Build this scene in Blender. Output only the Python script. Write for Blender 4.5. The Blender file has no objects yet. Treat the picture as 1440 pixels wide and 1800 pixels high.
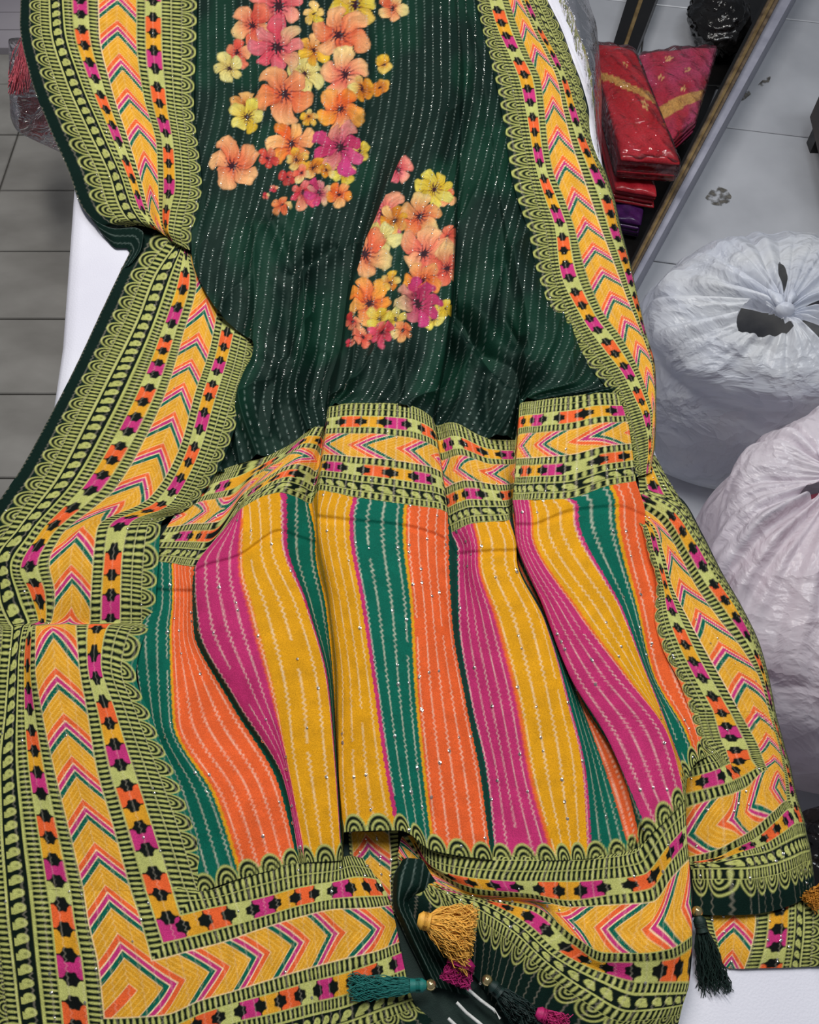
import bpy, math
import numpy as np
from mathutils import Vector, Matrix

# ------------------------------------------------------------------ camera, light, exposure
SC = bpy.context.scene
COL = SC.collection
CZ = 1.5                       # camera height (m)
T = 0.55                       # table top height (m)
PITCH = math.radians(60)
F = 900 / math.tan(math.radians(30))

cam_d = bpy.data.cameras.new('camera')
cam = bpy.data.objects.new('camera', cam_d)
COL.objects.link(cam)
cam_d.sensor_fit = 'VERTICAL'
cam_d.angle = math.radians(60)
cam_d.clip_start = 0.02
cam.location = (0, 0, CZ)
cam.rotation_euler = (math.radians(30), 0, 0)
SC.camera = cam

SC.view_settings.view_transform = 'Standard'
SC.view_settings.look = 'None'
SC.view_settings.exposure = 0.18
SC.view_settings.gamma = 1.0
SC.view_settings.use_curve_mapping = False

w = bpy.data.worlds.new('shop_ambient')
SC.world = w
w.use_nodes = True
bg = w.node_tree.nodes['Background']
bg.inputs[0].default_value = (0.80, 0.88, 1.0, 1)
bg.inputs[1].default_value = 0.12


def area(name, loc, target, sx, sy, power, color):
    d = bpy.data.lights.new(name, 'AREA')
    d.shape = 'RECTANGLE'
    d.size, d.size_y = sx, sy
    d.energy = power
    d.color = color
    o = bpy.data.objects.new(name, d)
    COL.objects.link(o)
    o.location = loc
    o.rotation_euler = (Vector(target) - Vector(loc)).to_track_quat('-Z', 'Y').to_euler()
    return o


area('ceiling_tube_light', (-0.55, 1.7, 2.75), (0, 0.8, 0.5), 0.25, 1.5, 34, (1.0, 0.97, 0.93))
area('ceiling_tube_light', (0.75, 1.0, 2.8), (0.1, 0.7, 0.5), 0.25, 1.5, 26, (0.95, 0.98, 1.0))


# ------------------------------------------------------------------ helpers
def unproj(px, py, zw):
    """photo pixel + world height -> world point (arrays allowed)"""
    dx = px - 720.0
    dy = 900.0 - py
    s, c = math.sin(PITCH), math.cos(PITCH)
    vy = dy * s + F * c
    vz = dy * c - F * s
    t = (zw - CZ) / vz
    return dx * t, vy * t, zw + 0 * dx


def at(px, py, zw):
    x, y, z = unproj(np.float64(px), np.float64(py), np.float64(zw))
    return Vector((float(x), float(y), float(z)))


def lin(c):
    c = np.array(c, float) / 255.0
    return np.where(c <= 0.04045, c / 12.92, ((c + 0.055) / 1.055) ** 2.4)


def pchip(x, y, xq):
    x = np.asarray(x, float)
    y = np.asarray(y, float)
    n = len(x)
    h = np.diff(x)
    sh = (n - 1,) + (1,) * (y.ndim - 1)
    dl = np.diff(y, axis=0) / h.reshape(sh)
    m = np.zeros_like(y)
    if n == 2:
        m[:] = dl[0]
    else:
        hs = h.reshape(sh)
        w1 = 2 * hs[1:] + hs[:-1]
        w2 = hs[1:] + 2 * hs[:-1]
        a, b = dl[:-1], dl[1:]
        ok = a * b > 0
        sa = np.where(ok, a, 1)
        sb = np.where(ok, b, 1)
        m[1:-1] = np.where(ok, (w1 + w2) / (w1 / sa + w2 / sb), 0)
        m[0], m[-1] = dl[0], dl[-1]
    k = np.clip(np.searchsorted(x, xq, side='right') - 1, 0, n - 2)
    qs = (len(xq),) + (1,) * (y.ndim - 1)
    hk = h[k].reshape(qs)
    s = ((xq - x[k]) / h[k]).reshape(qs)
    return (y[k] * (1 + 2 * s) * (1 - s) ** 2 + hk * m[k] * s * (1 - s) ** 2
            + y[k + 1] * s * s * (3 - 2 * s) + hk * m[k + 1] * s * s * (s - 1))


def waves(x, y, freq, seed, n=7, aniso=1.0):
    r = np.random.RandomState(seed)
    o = 0
    for i in range(n):
        a = r.uniform(0, math.pi)
        k = freq * r.uniform(0.6, 1.7)
        o = o + np.sin(k * (x * math.cos(a) + y * math.sin(a) * aniso) + r.uniform(0, 6.28)
                       + 0.8 * np.sin(k * 0.6 * (y * math.cos(a) * aniso - x * math.sin(a)) + i))
    return o / n


def hash2(i, j, seed=0):
    v = np.sin(i * 127.1 + j * 311.7 + seed * 74.7) * 43758.5453
    return v - np.floor(v)


def vnoise(x, y, seed=0):
    xi, yi = np.floor(x), np.floor(y)
    fx, fy = x - xi, y - yi
    fx = fx * fx * (3 - 2 * fx)
    fy = fy * fy * (3 - 2 * fy)
    return ((hash2(xi, yi, seed) * (1 - fx) + hash2(xi + 1, yi, seed) * fx) * (1 - fy)
            + (hash2(xi, yi + 1, seed) * (1 - fx) + hash2(xi + 1, yi + 1, seed) * fx) * fy)


def mesh_obj(name, co, faces, mat, parent=None, smooth=True, rgba=None):
    """co (N,3) array, faces (M,k) array of equal length polygons or list of tuples"""
    me = bpy.data.meshes.new(name)
    if isinstance(faces, np.ndarray):
        k = faces.shape[1]
        me.vertices.add(len(co))
        me.vertices.foreach_set('co', np.ascontiguousarray(co, np.float32).ravel())
        me.loops.add(faces.size)
        me.loops.foreach_set('vertex_index', np.ascontiguousarray(faces, np.int32).ravel())
        me.polygons.add(len(faces))
        me.polygons.foreach_set('loop_start', np.arange(0, faces.size, k, dtype=np.int32))
        me.polygons.foreach_set('loop_total', np.full(len(faces), k, np.int32))
        me.update(calc_edges=True)
    else:
        me.from_pydata([tuple(c) for c in co], [], faces)
        me.update()
    if smooth:
        me.polygons.foreach_set('use_smooth', np.ones(len(me.polygons), bool))
    if rgba is not None:
        a = me.color_attributes.new('print', 'FLOAT_COLOR', 'POINT')
        a.data.foreach_set('color', np.ascontiguousarray(rgba, np.float32).ravel())
    if mat is not None:
        me.materials.append(mat)
    o = bpy.data.objects.new(name, me)
    COL.objects.link(o)
    if parent is not None:
        o.parent = parent
    return o


def empty(name, loc=(0, 0, 0)):
    o = bpy.data.objects.new(name, None)
    COL.objects.link(o)
    o.location = loc
    o.empty_display_size = 0.05
    return o


def tag(o, label=None, cat=None, group=None, kind=None):
    if label: o['label'] = label
    if cat: o['category'] = cat
    if group: o['group'] = group
    if kind: o['kind'] = kind
    return o


def put(o, parent):
    """parent a world-space mesh below an empty that stands at its own location"""
    o.parent = parent
    bpy.context.view_layer.update()
    o.matrix_parent_inverse = parent.matrix_world.inverted()
    return o


def grid_faces(nr, nc, wrap=False):
    i = np.arange(nr - 1)[:, None]
    j = np.arange(nc if wrap else nc - 1)[None, :]
    j2 = (j + 1) % nc
    return np.stack([i * nc + j + 0 * i, i * nc + j2 + 0 * i, (i + 1) * nc + j2, (i + 1) * nc + j], -1).reshape(-1, 4)


# ------------------------------------------------------------------ materials
def nodes_of(m):
    m.use_nodes = True
    nt = m.node_tree
    return nt, nt.nodes['Principled BSDF']


def noise_mat(name, c1, c2, scale=8, rough=0.6, bump=0.2, bscale=None, detail=5, metallic=0.0, dist=0.002, **kw):
    m = bpy.data.materials.new(name)
    nt, p = nodes_of(m)
    tc = nt.nodes.new('ShaderNodeTexCoord')
    n = nt.nodes.new('ShaderNodeTexNoise')
    n.inputs['Scale'].default_value = scale
    n.inputs['Detail'].default_value = detail
    nt.links.new(tc.outputs['Object'], n.inputs['Vector'])
    r = nt.nodes.new('ShaderNodeValToRGB')
    r.color_ramp.elements[0].color = (*lin(c1), 1)
    r.color_ramp.elements[1].color = (*lin(c2), 1)
    r.color_ramp.elements[0].position = 0.3
    r.color_ramp.elements[1].position = 0.7
    nt.links.new(n.outputs['Fac'], r.inputs['Fac'])
    nt.links.new(r.outputs['Color'], p.inputs['Base Color'])
    p.inputs['Roughness'].default_value = rough
    p.inputs['Metallic'].default_value = metallic
    for k, v in kw.items():
        p.inputs[k.replace('_', ' ')].default_value = v
    if bump:
        n2 = nt.nodes.new('ShaderNodeTexNoise')
        n2.inputs['Scale'].default_value = bscale or scale * 6
        n2.inputs['Detail'].default_value = 4
        nt.links.new(tc.outputs['Object'], n2.inputs['Vector'])
        b = nt.nodes.new('ShaderNodeBump')
        b.inputs['Strength'].default_value = bump
        b.inputs['Distance'].default_value = dist
        nt.links.new(n2.outputs['Fac'], b.inputs['Height'])
        nt.links.new(b.outputs['Normal'], p.inputs['Normal'])
    return m


def print_mat(name, rough=0.78, sheen=0.0, bump=0.35, wscale=900, coat=0.0, spec=0.15):
    """printed cloth: the dyed pattern lives on the mesh, the weave in the nodes"""
    m = bpy.data.materials.new(name)
    nt, p = nodes_of(m)
    a = nt.nodes.new('ShaderNodeVertexColor')
    a.layer_name = 'print'
    tc = nt.nodes.new('ShaderNodeTexCoord')
    n = nt.nodes.new('ShaderNodeTexNoise')
    n.inputs['Scale'].default_value = wscale
    n.inputs['Detail'].default_value = 2
    nt.links.new(tc.outputs['Object'], n.inputs['Vector'])
    mr = nt.nodes.new('ShaderNodeMapRange')
    mr.inputs['From Min'].default_value = 0.3
    mr.inputs['From Max'].default_value = 0.7
    mr.inputs['To Min'].default_value = 0.78
    mr.inputs['To Max'].default_value = 1.2
    nt.links.new(n.outputs['Fac'], mr.inputs['Value'])
    mx = nt.nodes.new('ShaderNodeMix')
    mx.data_type = 'RGBA'
    mx.blend_type = 'MULTIPLY'
    mx.inputs['Factor'].default_value = 1.0
    nt.links.new(a.outputs['Color'], mx.inputs['A'])
    nt.links.new(mr.outputs['Result'], mx.inputs['B'])
    nt.links.new(mx.outputs['Result'], p.inputs['Base Color'])
    # embroidered metallic thread: glossier where the thread mask (alpha) is set
    r = nt.nodes.new('ShaderNodeMapRange')
    r.inputs['To Min'].default_value = rough
    r.inputs['To Max'].default_value = 0.3
    nt.links.new(a.outputs['Alpha'], r.inputs['Value'])
    nt.links.new(r.outputs['Result'], p.inputs['Roughness'])
    p.inputs['Sheen Weight'].default_value = sheen
    p.inputs['Specular IOR Level'].default_value = spec
    p.inputs['Sheen Tint'].default_value = (0.2, 0.75, 0.5, 1)
    p.inputs['Specular Tint'].default_value = (0.7, 1.0, 0.85, 1)
    p.inputs['Coat Weight'].default_value = coat
    p.inputs['Coat Roughness'].default_value = 0.12
    b = nt.nodes.new('ShaderNodeBump')
    b.inputs['Strength'].default_value = bump
    b.inputs['Distance'].default_value = 0.0012
    ad = nt.nodes.new('ShaderNodeMath')
    ad.operation = 'ADD'
    nt.links.new(n.outputs['Fac'], ad.inputs[0])
    nt.links.new(a.outputs['Alpha'], ad.inputs[1])
    nt.links.new(ad.outputs[0], b.inputs['Height'])
    nt.links.new(b.outputs['Normal'], p.inputs['Normal'])
    return m


M = {}
M['cloth'] = print_mat('printed_chiffon')
M['chiffon'] = print_mat('sheer_green_chiffon', rough=0.62, sheen=0.0, bump=0.3, spec=0.2)
M['packet_cloth'] = print_mat('printed_silk', rough=0.4, bump=0.15, wscale=250, coat=0.6)
M['green_cloth'] = noise_mat('dark_green_chiffon', (9, 34, 28), (14, 44, 36), 30, 0.75, 0.3, 900)
M['sheet'] = noise_mat('white_bed_sheet', (222, 220, 232), (236, 235, 244), 5, 0.85, 0.25, 400)
M['tile_dark'] = noise_mat('grey_floor_tile', (120, 117, 112), (152, 149, 144), 9, 0.42, 0.1, 60)
M['tile_light'] = noise_mat('pale_floor_tile', (168, 170, 176), (190, 192, 198), 5, 0.3, 0.05, 40)
M['grout'] = noise_mat('dark_grout', (66, 64, 60), (86, 83, 78), 40, 0.9, 0.3)
M['sequin'] = noise_mat('silver_sequin', (235, 232, 220), (250, 248, 240), 200, 0.18, 0, metallic=0.9)
M['bead'] = noise_mat('gold_bead', (214, 190, 130), (236, 214, 160), 100, 0.2, 0, metallic=0.9)
M['black'] = noise_mat('black_lacquer', (10, 9, 9), (20, 17, 16), 12, 0.35, 0.1)
M['wood'] = noise_mat('worn_brown_wood_edge', (70, 56, 44), (128, 108, 84), 30, 0.6, 0.3)
M['gold'] = noise_mat('dull_brass_strip', (120, 96, 60), (165, 138, 92), 30, 0.4, 0.1, metallic=0.4)
M['lilac'] = noise_mat('pale_lilac_metal', (150, 150, 165), (172, 172, 186), 20, 0.45, 0.08)
M['blackpoly'] = noise_mat('black_polythene', (14, 13, 13), (30, 27, 26), 12, 0.16, 0.5, 40, dist=0.01)
M['stain'] = noise_mat('dried_mud_stain', (60, 58, 54), (120, 116, 108), 60, 0.8, 0.4)
M['brown'] = noise_mat('shadow_block_brown', (44, 36, 32), (62, 52, 46), 14, 0.5, 0.2)


# ------------------------------------------------------------------ the printed pattern
DARK = lin((8, 18, 13))
GREEN = lin((7, 28, 23))
LGREEN = lin((184, 186, 106))
LBLOCK = lin((188, 189, 110))
YEL = lin((222, 158, 40))
YEL2 = lin((240, 186, 84))
ORA = lin((234, 98, 48))
MAG = lin((196, 50, 118))
TEAL = lin((6, 96, 76))
PALE = lin((244, 214, 170))
BLK = lin((14, 14, 14))
S_TEAL = lin((8, 98, 80))
S_ORA = lin((230, 96, 46))
S_MAG = lin((192, 48, 108))
S_YEL = lin((222, 156, 22))


def over(out, c, m):
    m = np.clip(m, 0, 1)[..., None]
    out *= (1 - m)
    out += np.asarray(c) * m


def soft(d, w=0.6):
    return np.clip(d / w + 0.5, 0, 1)


def band(s, a, b, w=0.6):
    return soft(s - a, w) * soft(b - s, w)


def fr(x):
    return x - np.floor(x)


def border(s, t, field):
    """border print. s: 0 at the hem .. 212 at the inner scallop tips; t: along. field: rgb beyond the scallops"""
    out = np.zeros(s.shape + (3,)) + DARK
    field = np.broadcast_to(field, out.shape)
    # hem margin
    out[s < 12] = GREEN
    # scallops, both directions
    for base, d, p, hgt in ((24, -1, 18, 13), (196, 1, 18, 16)):
        h = (s - base) * d * (9.0 / hgt)
        x = (fr(t / p) - 0.5) * p
        r = np.hypot(x, h)
        zone = h > 0
        m = zone & (h < 12)
        outside = GREEN if d < 0 else field
        mm = (zone & (r >= 9.0))
        out[mm] = (np.broadcast_to(GREEN, out.shape) if d < 0 else field)[mm]
        over(out, LGREEN, m * band(r, 7.9, 9.1, 0.9))
        over(out, LGREEN, m * band(r, 4.7, 5.9, 0.9))
        over(out, LGREEN, m * band(r, 1.6, 2.8, 0.8))
    # tick rows
    def ticks(a, b, pitch=4.8, duty=0.21, ph=0.0):
        x = (s - a) / (b - a)
        inn = (x > 0) & (x < 1)
        f = np.abs(fr(t / pitch + ph) - 0.5)
        wv = duty * (1.2 - 0.85 * (2 * x - 1) ** 2)
        over(out, LGREEN, inn * soft((wv - f) * pitch, 1.0))
        e = np.minimum(x, 1 - x) * (b - a)
        over(out, LGREEN, inn * 0.8 * soft(0.6 - e, 0.8))
    ticks(24, 34.5)
    ticks(51.5, 62, 4.8, 0.2, 0.3)
    ticks(82, 94)
    ticks(138, 150)
    ticks(172, 184, 4.8, 0.21, 0.2)
    ticks(184, 196, 4.8, 0.21, 0.2)
    over(out, LGREEN, band(s, 34.2, 36.0) + band(s, 50.0, 51.8))
    # paisley drops
    x = (fr(t / 12.5) - 0.5) * 12.5
    y = s - 43.5
    drop = soft(3.9 - np.hypot(x, y), 0.8)
    tail = soft(1.9 - 0.35 * (y + 1) - np.abs(x - 2.6 + 0.18 * y), 0.8) * (y > -6.0) * (y < 2)
    over(out, LGREEN, np.maximum(drop, 0.9 * tail) * (s > 36) * (s < 50))
    over(out, DARK, soft(1.2 - np.hypot(x, y - 0.6), 0.8) * 0.4)
    # colour blocks with black flower studs
    cyc = [ORA, YEL, MAG, LBLOCK]
    for a, b, off in ((62, 82, 0.0), (150, 172, 27.0)):
        inn = (s >= a) & (s < b)
        k = np.floor((t + off) / 20.0).astype(int) % 4
        for q in range(4):
            out[inn & (k == q)] = cyc[q]
        g = (fr((t + off) / 20.0 + 0.5) - 0.5) * 20.0
        c = s - (a + b) / 2
        r = np.hypot(g, c)
        th = np.arctan2(g, c)
        over(out, BLK, inn * soft(6.2 + 0.6 * np.cos(6 * th) - r, 1.0))
        over(out, BLK, inn * band(np.abs(g), -1, 0.7, 0.8) * (np.abs(c) < 9.5))
        e = np.minimum(s - a, b - s)
        over(out, LBLOCK, inn * soft(0.8 - e, 0.7))
    # chevrons
    inn = (s >= 94) & (s < 138)
    wv = t - 1.02 * np.abs(s - 116)
    p = fr(wv / 40.0) * 40.0
    cc = np.zeros_like(out) + YEL
    over(cc, YEL2, 0.75 * (band(fr(p / 5.6) * 5.6, 0, 1.6, 0.8)) * (p < 23))
    over(cc, ORA, band(p, 22.5, 28.6))
    over(cc, PALE, band(p, 28.4, 30.0))
    over(cc, MAG, band(p, 30.0, 35.0))
    over(cc, PALE, band(p, 34.8, 36.3) + band(p, 21.6, 22.7) * 0.6)
    over(cc, TEAL, band(p, 36.2, 40.0) + band(p, -1, 1.6))
    over(cc, PALE, band(p, 1.6, 2.6) * 0.7)
    e = np.minimum(s - 94, 138 - s)
    over(cc, PALE, soft(0.7 - e, 0.7) * 0.8)
    out[inn] = cc[inn]
    return out


def thread(out, a, t, pitch=11.0, amp=1.0, width=0.9, strength=0.6, tint=None, dash=True, beads=False):
    """wavy metallic thread running along t, at every pitch of a; returns the thread mask"""
    ln = np.round(a / pitch)
    d = np.abs(a - ln * pitch - amp * np.sin(t * 1.25 + ln * 2.1) * (0.6 + 0.4 * np.sin(t * 0.13 + ln)))
    m = soft(width - d, 0.9)
    if dash:
        m = m * np.clip(0.55 + 0.6 * vnoise(t / 3.0, ln * 7.3, 3), 0, 1)
        m = m * (vnoise(t / 26.0, ln * 3.7, 8) > 0.1)
    if beads:
        m = m * np.clip(1.3 - 2.6 * np.abs(fr(t / 2.9 + 0.37 * ln) - 0.5) * 1.4, 0, 1) * (0.25 + 0.9 * vnoise(t / 4.0, ln * 5.1, 13))
    c = out * 0.5 + 0.5 * (np.array((0.95, 0.82, 0.62)) if tint is None else tint)
    mm = (np.clip(m, 0, 1) * strength)[..., None]
    out *= 1 - mm
    out += c * mm
    return m * strength


# ------------------------------------------------------------------ cloth sheets
SHEETS = []


def sheet(name, P, U, V, color, parent, step=1.5, wr=0.08, seed=1, mat=None, post=None, W=None):
    P = np.array(P, float)
    nr, nc = P.shape[:2]
    U = np.broadcast_to(np.array(U, float), (nr, nc)) if np.ndim(U) < 2 else np.array(U, float)
    V = np.broadcast_to(np.array(V, float)[:, None], (nr, nc)) if np.ndim(V) < 2 else np.array(V, float)
    D = np.concatenate([P, U[..., None], V[..., None]], -1)
    if W is not None:
        D = np.concatenate([D, np.broadcast_to(np.array(W, float), (nr, nc))[..., None]], -1)
    met = P * np.array([1, 1, 14.0])
    tc = np.concatenate([[0], np.cumsum(np.maximum(np.linalg.norm(np.diff(met, axis=1), axis=-1).mean(0), 2.0))])
    tr = np.concatenate([[0], np.cumsum(np.maximum(np.linalg.norm(np.diff(met, axis=0), axis=-1).mean(1), 2.0))])
    qc = np.linspace(0, tc[-1], int(tc[-1] / step) + 2)
    qr = np.linspace(0, tr[-1], int(tr[-1] / step) + 2)
    D = pchip(tr, D, qr)
    D = np.swapaxes(pchip(tc, np.swapaxes(D, 0, 1), qc), 0, 1)
    px, py, z, u, v = [D[..., i] for i in range(5)]
    rgb, al = color(px, py, u, v) if W is None else color(px, py, u, v, D[..., 5])
    X, Y, Z = unproj(px, py, T + z / 100.0)
    dz = wr * waves(u, v, 0.16, seed, aniso=0.35) + 0.35 * wr * waves(u, v, 0.5, seed + 5, aniso=0.5)
    if post is not None:
        dz = dz + post(u, v, px, py)
    Z = np.maximum(Z + dz / 100.0, T + 0.0026 if z.min() > -0.5 else -1)
    # age/ink variation of the print
    ink = 0.90 + 0.2 * vnoise(u / 7.0, v / 9.0, seed)
    rgb = rgb * ink[..., None]
    co = np.stack([X, Y, Z], -1).reshape(-1, 3)
    rgba = np.concatenate([rgb, al[..., None]], -1).reshape(-1, 4)
    o = mesh_obj(name, co, grid_faces(*px.shape)[:, ::-1], mat or M['cloth'], parent, True, rgba)
    SHEETS.append((name, np.stack([X, Y, Z], -1), u, v, px, py, z))
    return o


saree = empty('saree', (0, 0, 0))
tag(saree, 'dark green printed saree with multicolour striped end spread in folds over the white bed', 'saree')

SS = [0, 34, 62, 94, 138, 172, 212]


def border_color_factory(fieldfn, mitre=None, tph=0.0):
    def f(px, py, u, v):
        if mitre is None:
            s, t = u, v + tph
        else:
            b = mitre - v
            s = np.minimum(u, b)
            t = mitre - np.maximum(u, b) + tph
            s = np.maximum(s, 0)
        fld = fieldfn(px, py, u, v)
        c = border(s, t, fld)
        a = thread(c, u, v, 11.5, 0.9, 0.6, 0.34)
        return c, a
    return f


def F_green(px, py, u, v):
    return np.zeros(px.shape + (3,)) + GREEN


# --- upper left border
LU = [
    [(38, -35, 1.0), (84, -33, 2.4), (125, -32, 3.0), (172, -30, 3.2), (240, -26, 3.4), (283, -22, 3.2), (347, -20, 2.6)],
    [(35, 40, 1.0), (87, 45, 2.4), (130, 50, 3.2), (174, 55, 3.6), (240, 65, 3.8), (284, 70, 3.4), (345, 78, 2.6)],
    [(52, 130, 1.0), (113, 138, 2.6), (158, 145, 3.4), (195, 152, 3.2), (252, 166, 2.6), (292, 175, 3.2), (341, 185, 2.8)],
    [(85, 220, 1.0), (153, 228, 2.8), (195, 236, 3.6), (225, 244, 3.4), (275, 256, 2.6), (305, 262, 3.2), (350, 270, 2.8)],
    [(120, 300, 1.2), (190, 305, 3.0), (225, 312, 3.7), (248, 318, 3.4), (278, 322, 2.2), (308, 325, 3.2), (355, 330, 2.8)],
    [(145, 365, 1.3), (208, 362, 3.0), (245, 368, 3.6), (262, 372, 3.0), (280, 375, 1.8), (298, 378, 3.0), (345, 382, 2.7)],
    [(180, 396, 1.4), (224, 386, 2.8), (262, 394, 3.2), (275, 398, 2.6), (285, 401, 1.7), (296, 404, 2.7), (338, 414, 2.5)],
    [(214, 402, 0.7), (240, 396, 1.4), (270, 403, 2.0), (284, 410, 1.6), (293, 416, 1.2), (304, 425, 1.7), (334, 440, 1.8)],
]
sheet('side_border', LU, SS, [-65, 0, 66, 133, 180, 220, 240, 258], border_color_factory(F_green), saree, 1.45, 0.06, 11)

# --- lower left border
LL = [
    [(250, 402, 1.1), (312, 424, .9), (325, 436, .9), (332, 445, .8), (340, 450, .7), (350, 455, .6), (360, 460, .5)],
    [(216, 467, .5), (272, 482, 1.4), (313, 495, 1.8), (345, 500, 1.3), (385, 512, .9), (420, 525, .7), (455, 540, .6)],
    [(180, 543, .5), (240, 562, 1.5), (285, 580, 2.0), (322, 587, 1.6), (372, 600, 1.3), (405, 610, 1.2), (450, 625, .8)],
    [(130, 650, .5), (190, 662, 1.5), (250, 672, 2.0), (295, 679, 2.0), (343, 692, 2.0), (378, 702, 2.2), (425, 715, 1.4)],
    [(86, 735, .5), (150, 742, 1.5), (208, 757, 2.0), (257, 766, 2.4), (316, 788, 2.6), (348, 800, 2.6), (390, 812, 1.6)],
    [(38, 822, .5), (100, 838, 1.5), (152, 848, 2.0), (203, 858, 2.4), (262, 876, 2.4), (296, 888, 2.3), (332, 893, 1.6)],
    [(-30, 925, .5), (32, 928, 1.5), (66, 942, 1.8), (105, 945, 2.0), (172, 928, 2.0), (228, 922, 2.0), (284, 920, 1.5)],
    [(-70, 1010, .5), (-8, 990, 1.5), (36, 1000, 2.2), (86, 992, 2.6), (164, 989, 2.7), (214, 989, 2.5), (278, 994, 1.7)],
    [(-65, 1050, .5), (-3, 1052, 1.5), (53, 1044, 1.8), (96, 1046, 2.2), (160, 1048, 2.3), (212, 1046, 2.1), (274, 1055, 1.5)],
    [(-45, 1092, .5), (15, 1096, 1.3), (67, 1092, 1.4), (88, 1096, 1.3), (158, 1096, 1.3), (211, 1094, 1.2), (275, 1096, .9)],
    [(-42, 1100, .5), (20, 1104, 1.4), (51, 1100, 1.7), (63, 1101, 2.1), (134, 1099, 2.2), (193, 1098, 2.1), (261, 1106, 1.2)],
    [(-45, 1170, .5), (14, 1170, 1.6), (42, 1172, 1.8), (62, 1169, 2.6), (139, 1169, 2.8), (178, 1165, 2.6), (239, 1183, 1.4)],
    [(-50, 1250, .5), (8, 1250, 1.6), (43, 1250, 1.6), (74, 1253, 2.3), (154, 1253, 2.5), (203, 1250, 2.2), (265, 1258, 1.4)],
    [(-58, 1345, .5), (-2, 1345, 1.4), (49, 1338, 1.6), (92, 1340, 2.0), (169, 1345, 2.1), (230, 1337, 1.9), (302, 1347, 1.4)],
    [(-55, 1450, .5), (0, 1450, 1.3), (65, 1450, 1.6), (120, 1455, 1.8), (200, 1455, 1.9), (265, 1443, 1.8), (341, 1450, 1.4)],
    [(-48, 1563, .5), (8, 1563, 1.2), (83, 1563, 1.5), (147, 1568, 1.7), (230, 1565, 1.7), (304, 1566, 1.6), (376, 1572, 1.3)],
]
LLV = [-100, -62, -4, 80, 147, 218, 278, 307, 340, 366, 390, 426, 468, 516, 575, 634]


def F_left(px, py, u, v):
    f = np.zeros(px.shape + (3,)) + GREEN
    f[v > 283] = S_TEAL
    return f


MITRE_L = 830.0
sheet('side_border', LL, SS, LLV, border_color_factory(F_left, None, -6), saree, 1.45, 0.07, 12)

# --- bottom left corner and end border (columns = distance from the left hem, rows = distance from the end hem)
B1a = [0, 34, 62, 94, 138, 172, 196, 235, 275, 315, 345, 378]
B1b = [196, 172, 138, 94, 62, 34, 0]
B1 = [
    [(-48, 1562, .5), (8, 1562, 1.2), (83, 1562, 1.5), (147, 1567, 1.7), (230, 1564, 1.7), (302, 1560, 1.6), (354, 1566, 1.5), (442, 1536, 1.6), (522, 1517, 1.8), (592, 1511, 2.0), (614, 1504, 1.0), (652, 1512, .6)],
    [(-45, 1610, .5), (12, 1612, 1.2), (90, 1614, 1.6), (155, 1619, 1.9), (247, 1616, 2.0), (317, 1608, 1.8), (365, 1597, 1.7), (450, 1580, 1.8), (525, 1560, 2.1), (590, 1549, 2.2), (630, 1541, 1.4), (668, 1546, .7)],
    [(-38, 1680, .5), (20, 1685, 1.2), (98, 1690, 1.6), (172, 1695, 2.0), (267, 1688, 2.1), (338, 1670, 2.0), (385, 1658, 1.9), (458, 1633, 1.8), (530, 1611, 2.3), (592, 1598, 2.5), (650, 1596, 1.8), (688, 1591, .8)],
    [(-28, 1770, .5), (30, 1775, 1.2), (108, 1780, 1.5), (183, 1790, 1.8), (285, 1785, 2.0), (355, 1758, 2.0), (402, 1745, 2.0), (470, 1724, 1.9), (540, 1703, 2.3), (600, 1687, 2.5), (662, 1672, 2.0), (702, 1656, .9)],
    [(-20, 1840, .5), (40, 1845, 1.2), (115, 1850, 1.5), (190, 1850, 1.6), (292, 1840, 1.7), (362, 1815, 1.8), (410, 1798, 1.9), (480, 1782, 1.8), (548, 1763, 2.0), (604, 1750, 2.2), (668, 1722, 1.9), (712, 1705, 1.0)],
    [(-10, 1890, .5), (45, 1900, 1.2), (122, 1905, 1.3), (195, 1905, 1.3), (298, 1890, 1.4), (368, 1865, 1.5), (416, 1850, 1.6), (487, 1832, 1.6), (552, 1815, 1.7), (606, 1800, 1.8), (676, 1775, 1.7), (726, 1758, 1.1)],
    [(0, 1960, .5), (55, 1965, .8), (130, 1970, .8), (205, 1970, .8), (305, 1955, .8), (375, 1925, .8), (425, 1910, .9), (495, 1890, .9), (560, 1870, 1.0), (610, 1850, 1.1), (690, 1825, 1.2), (762, 1795, 1.0)],
]
B1V = [MITRE_L - b for b in B1b]
sheet('end_border', B1, B1a, B1V, border_color_factory(F_green, MITRE_L, -6), saree, 1.5, 0.08, 13)

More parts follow.
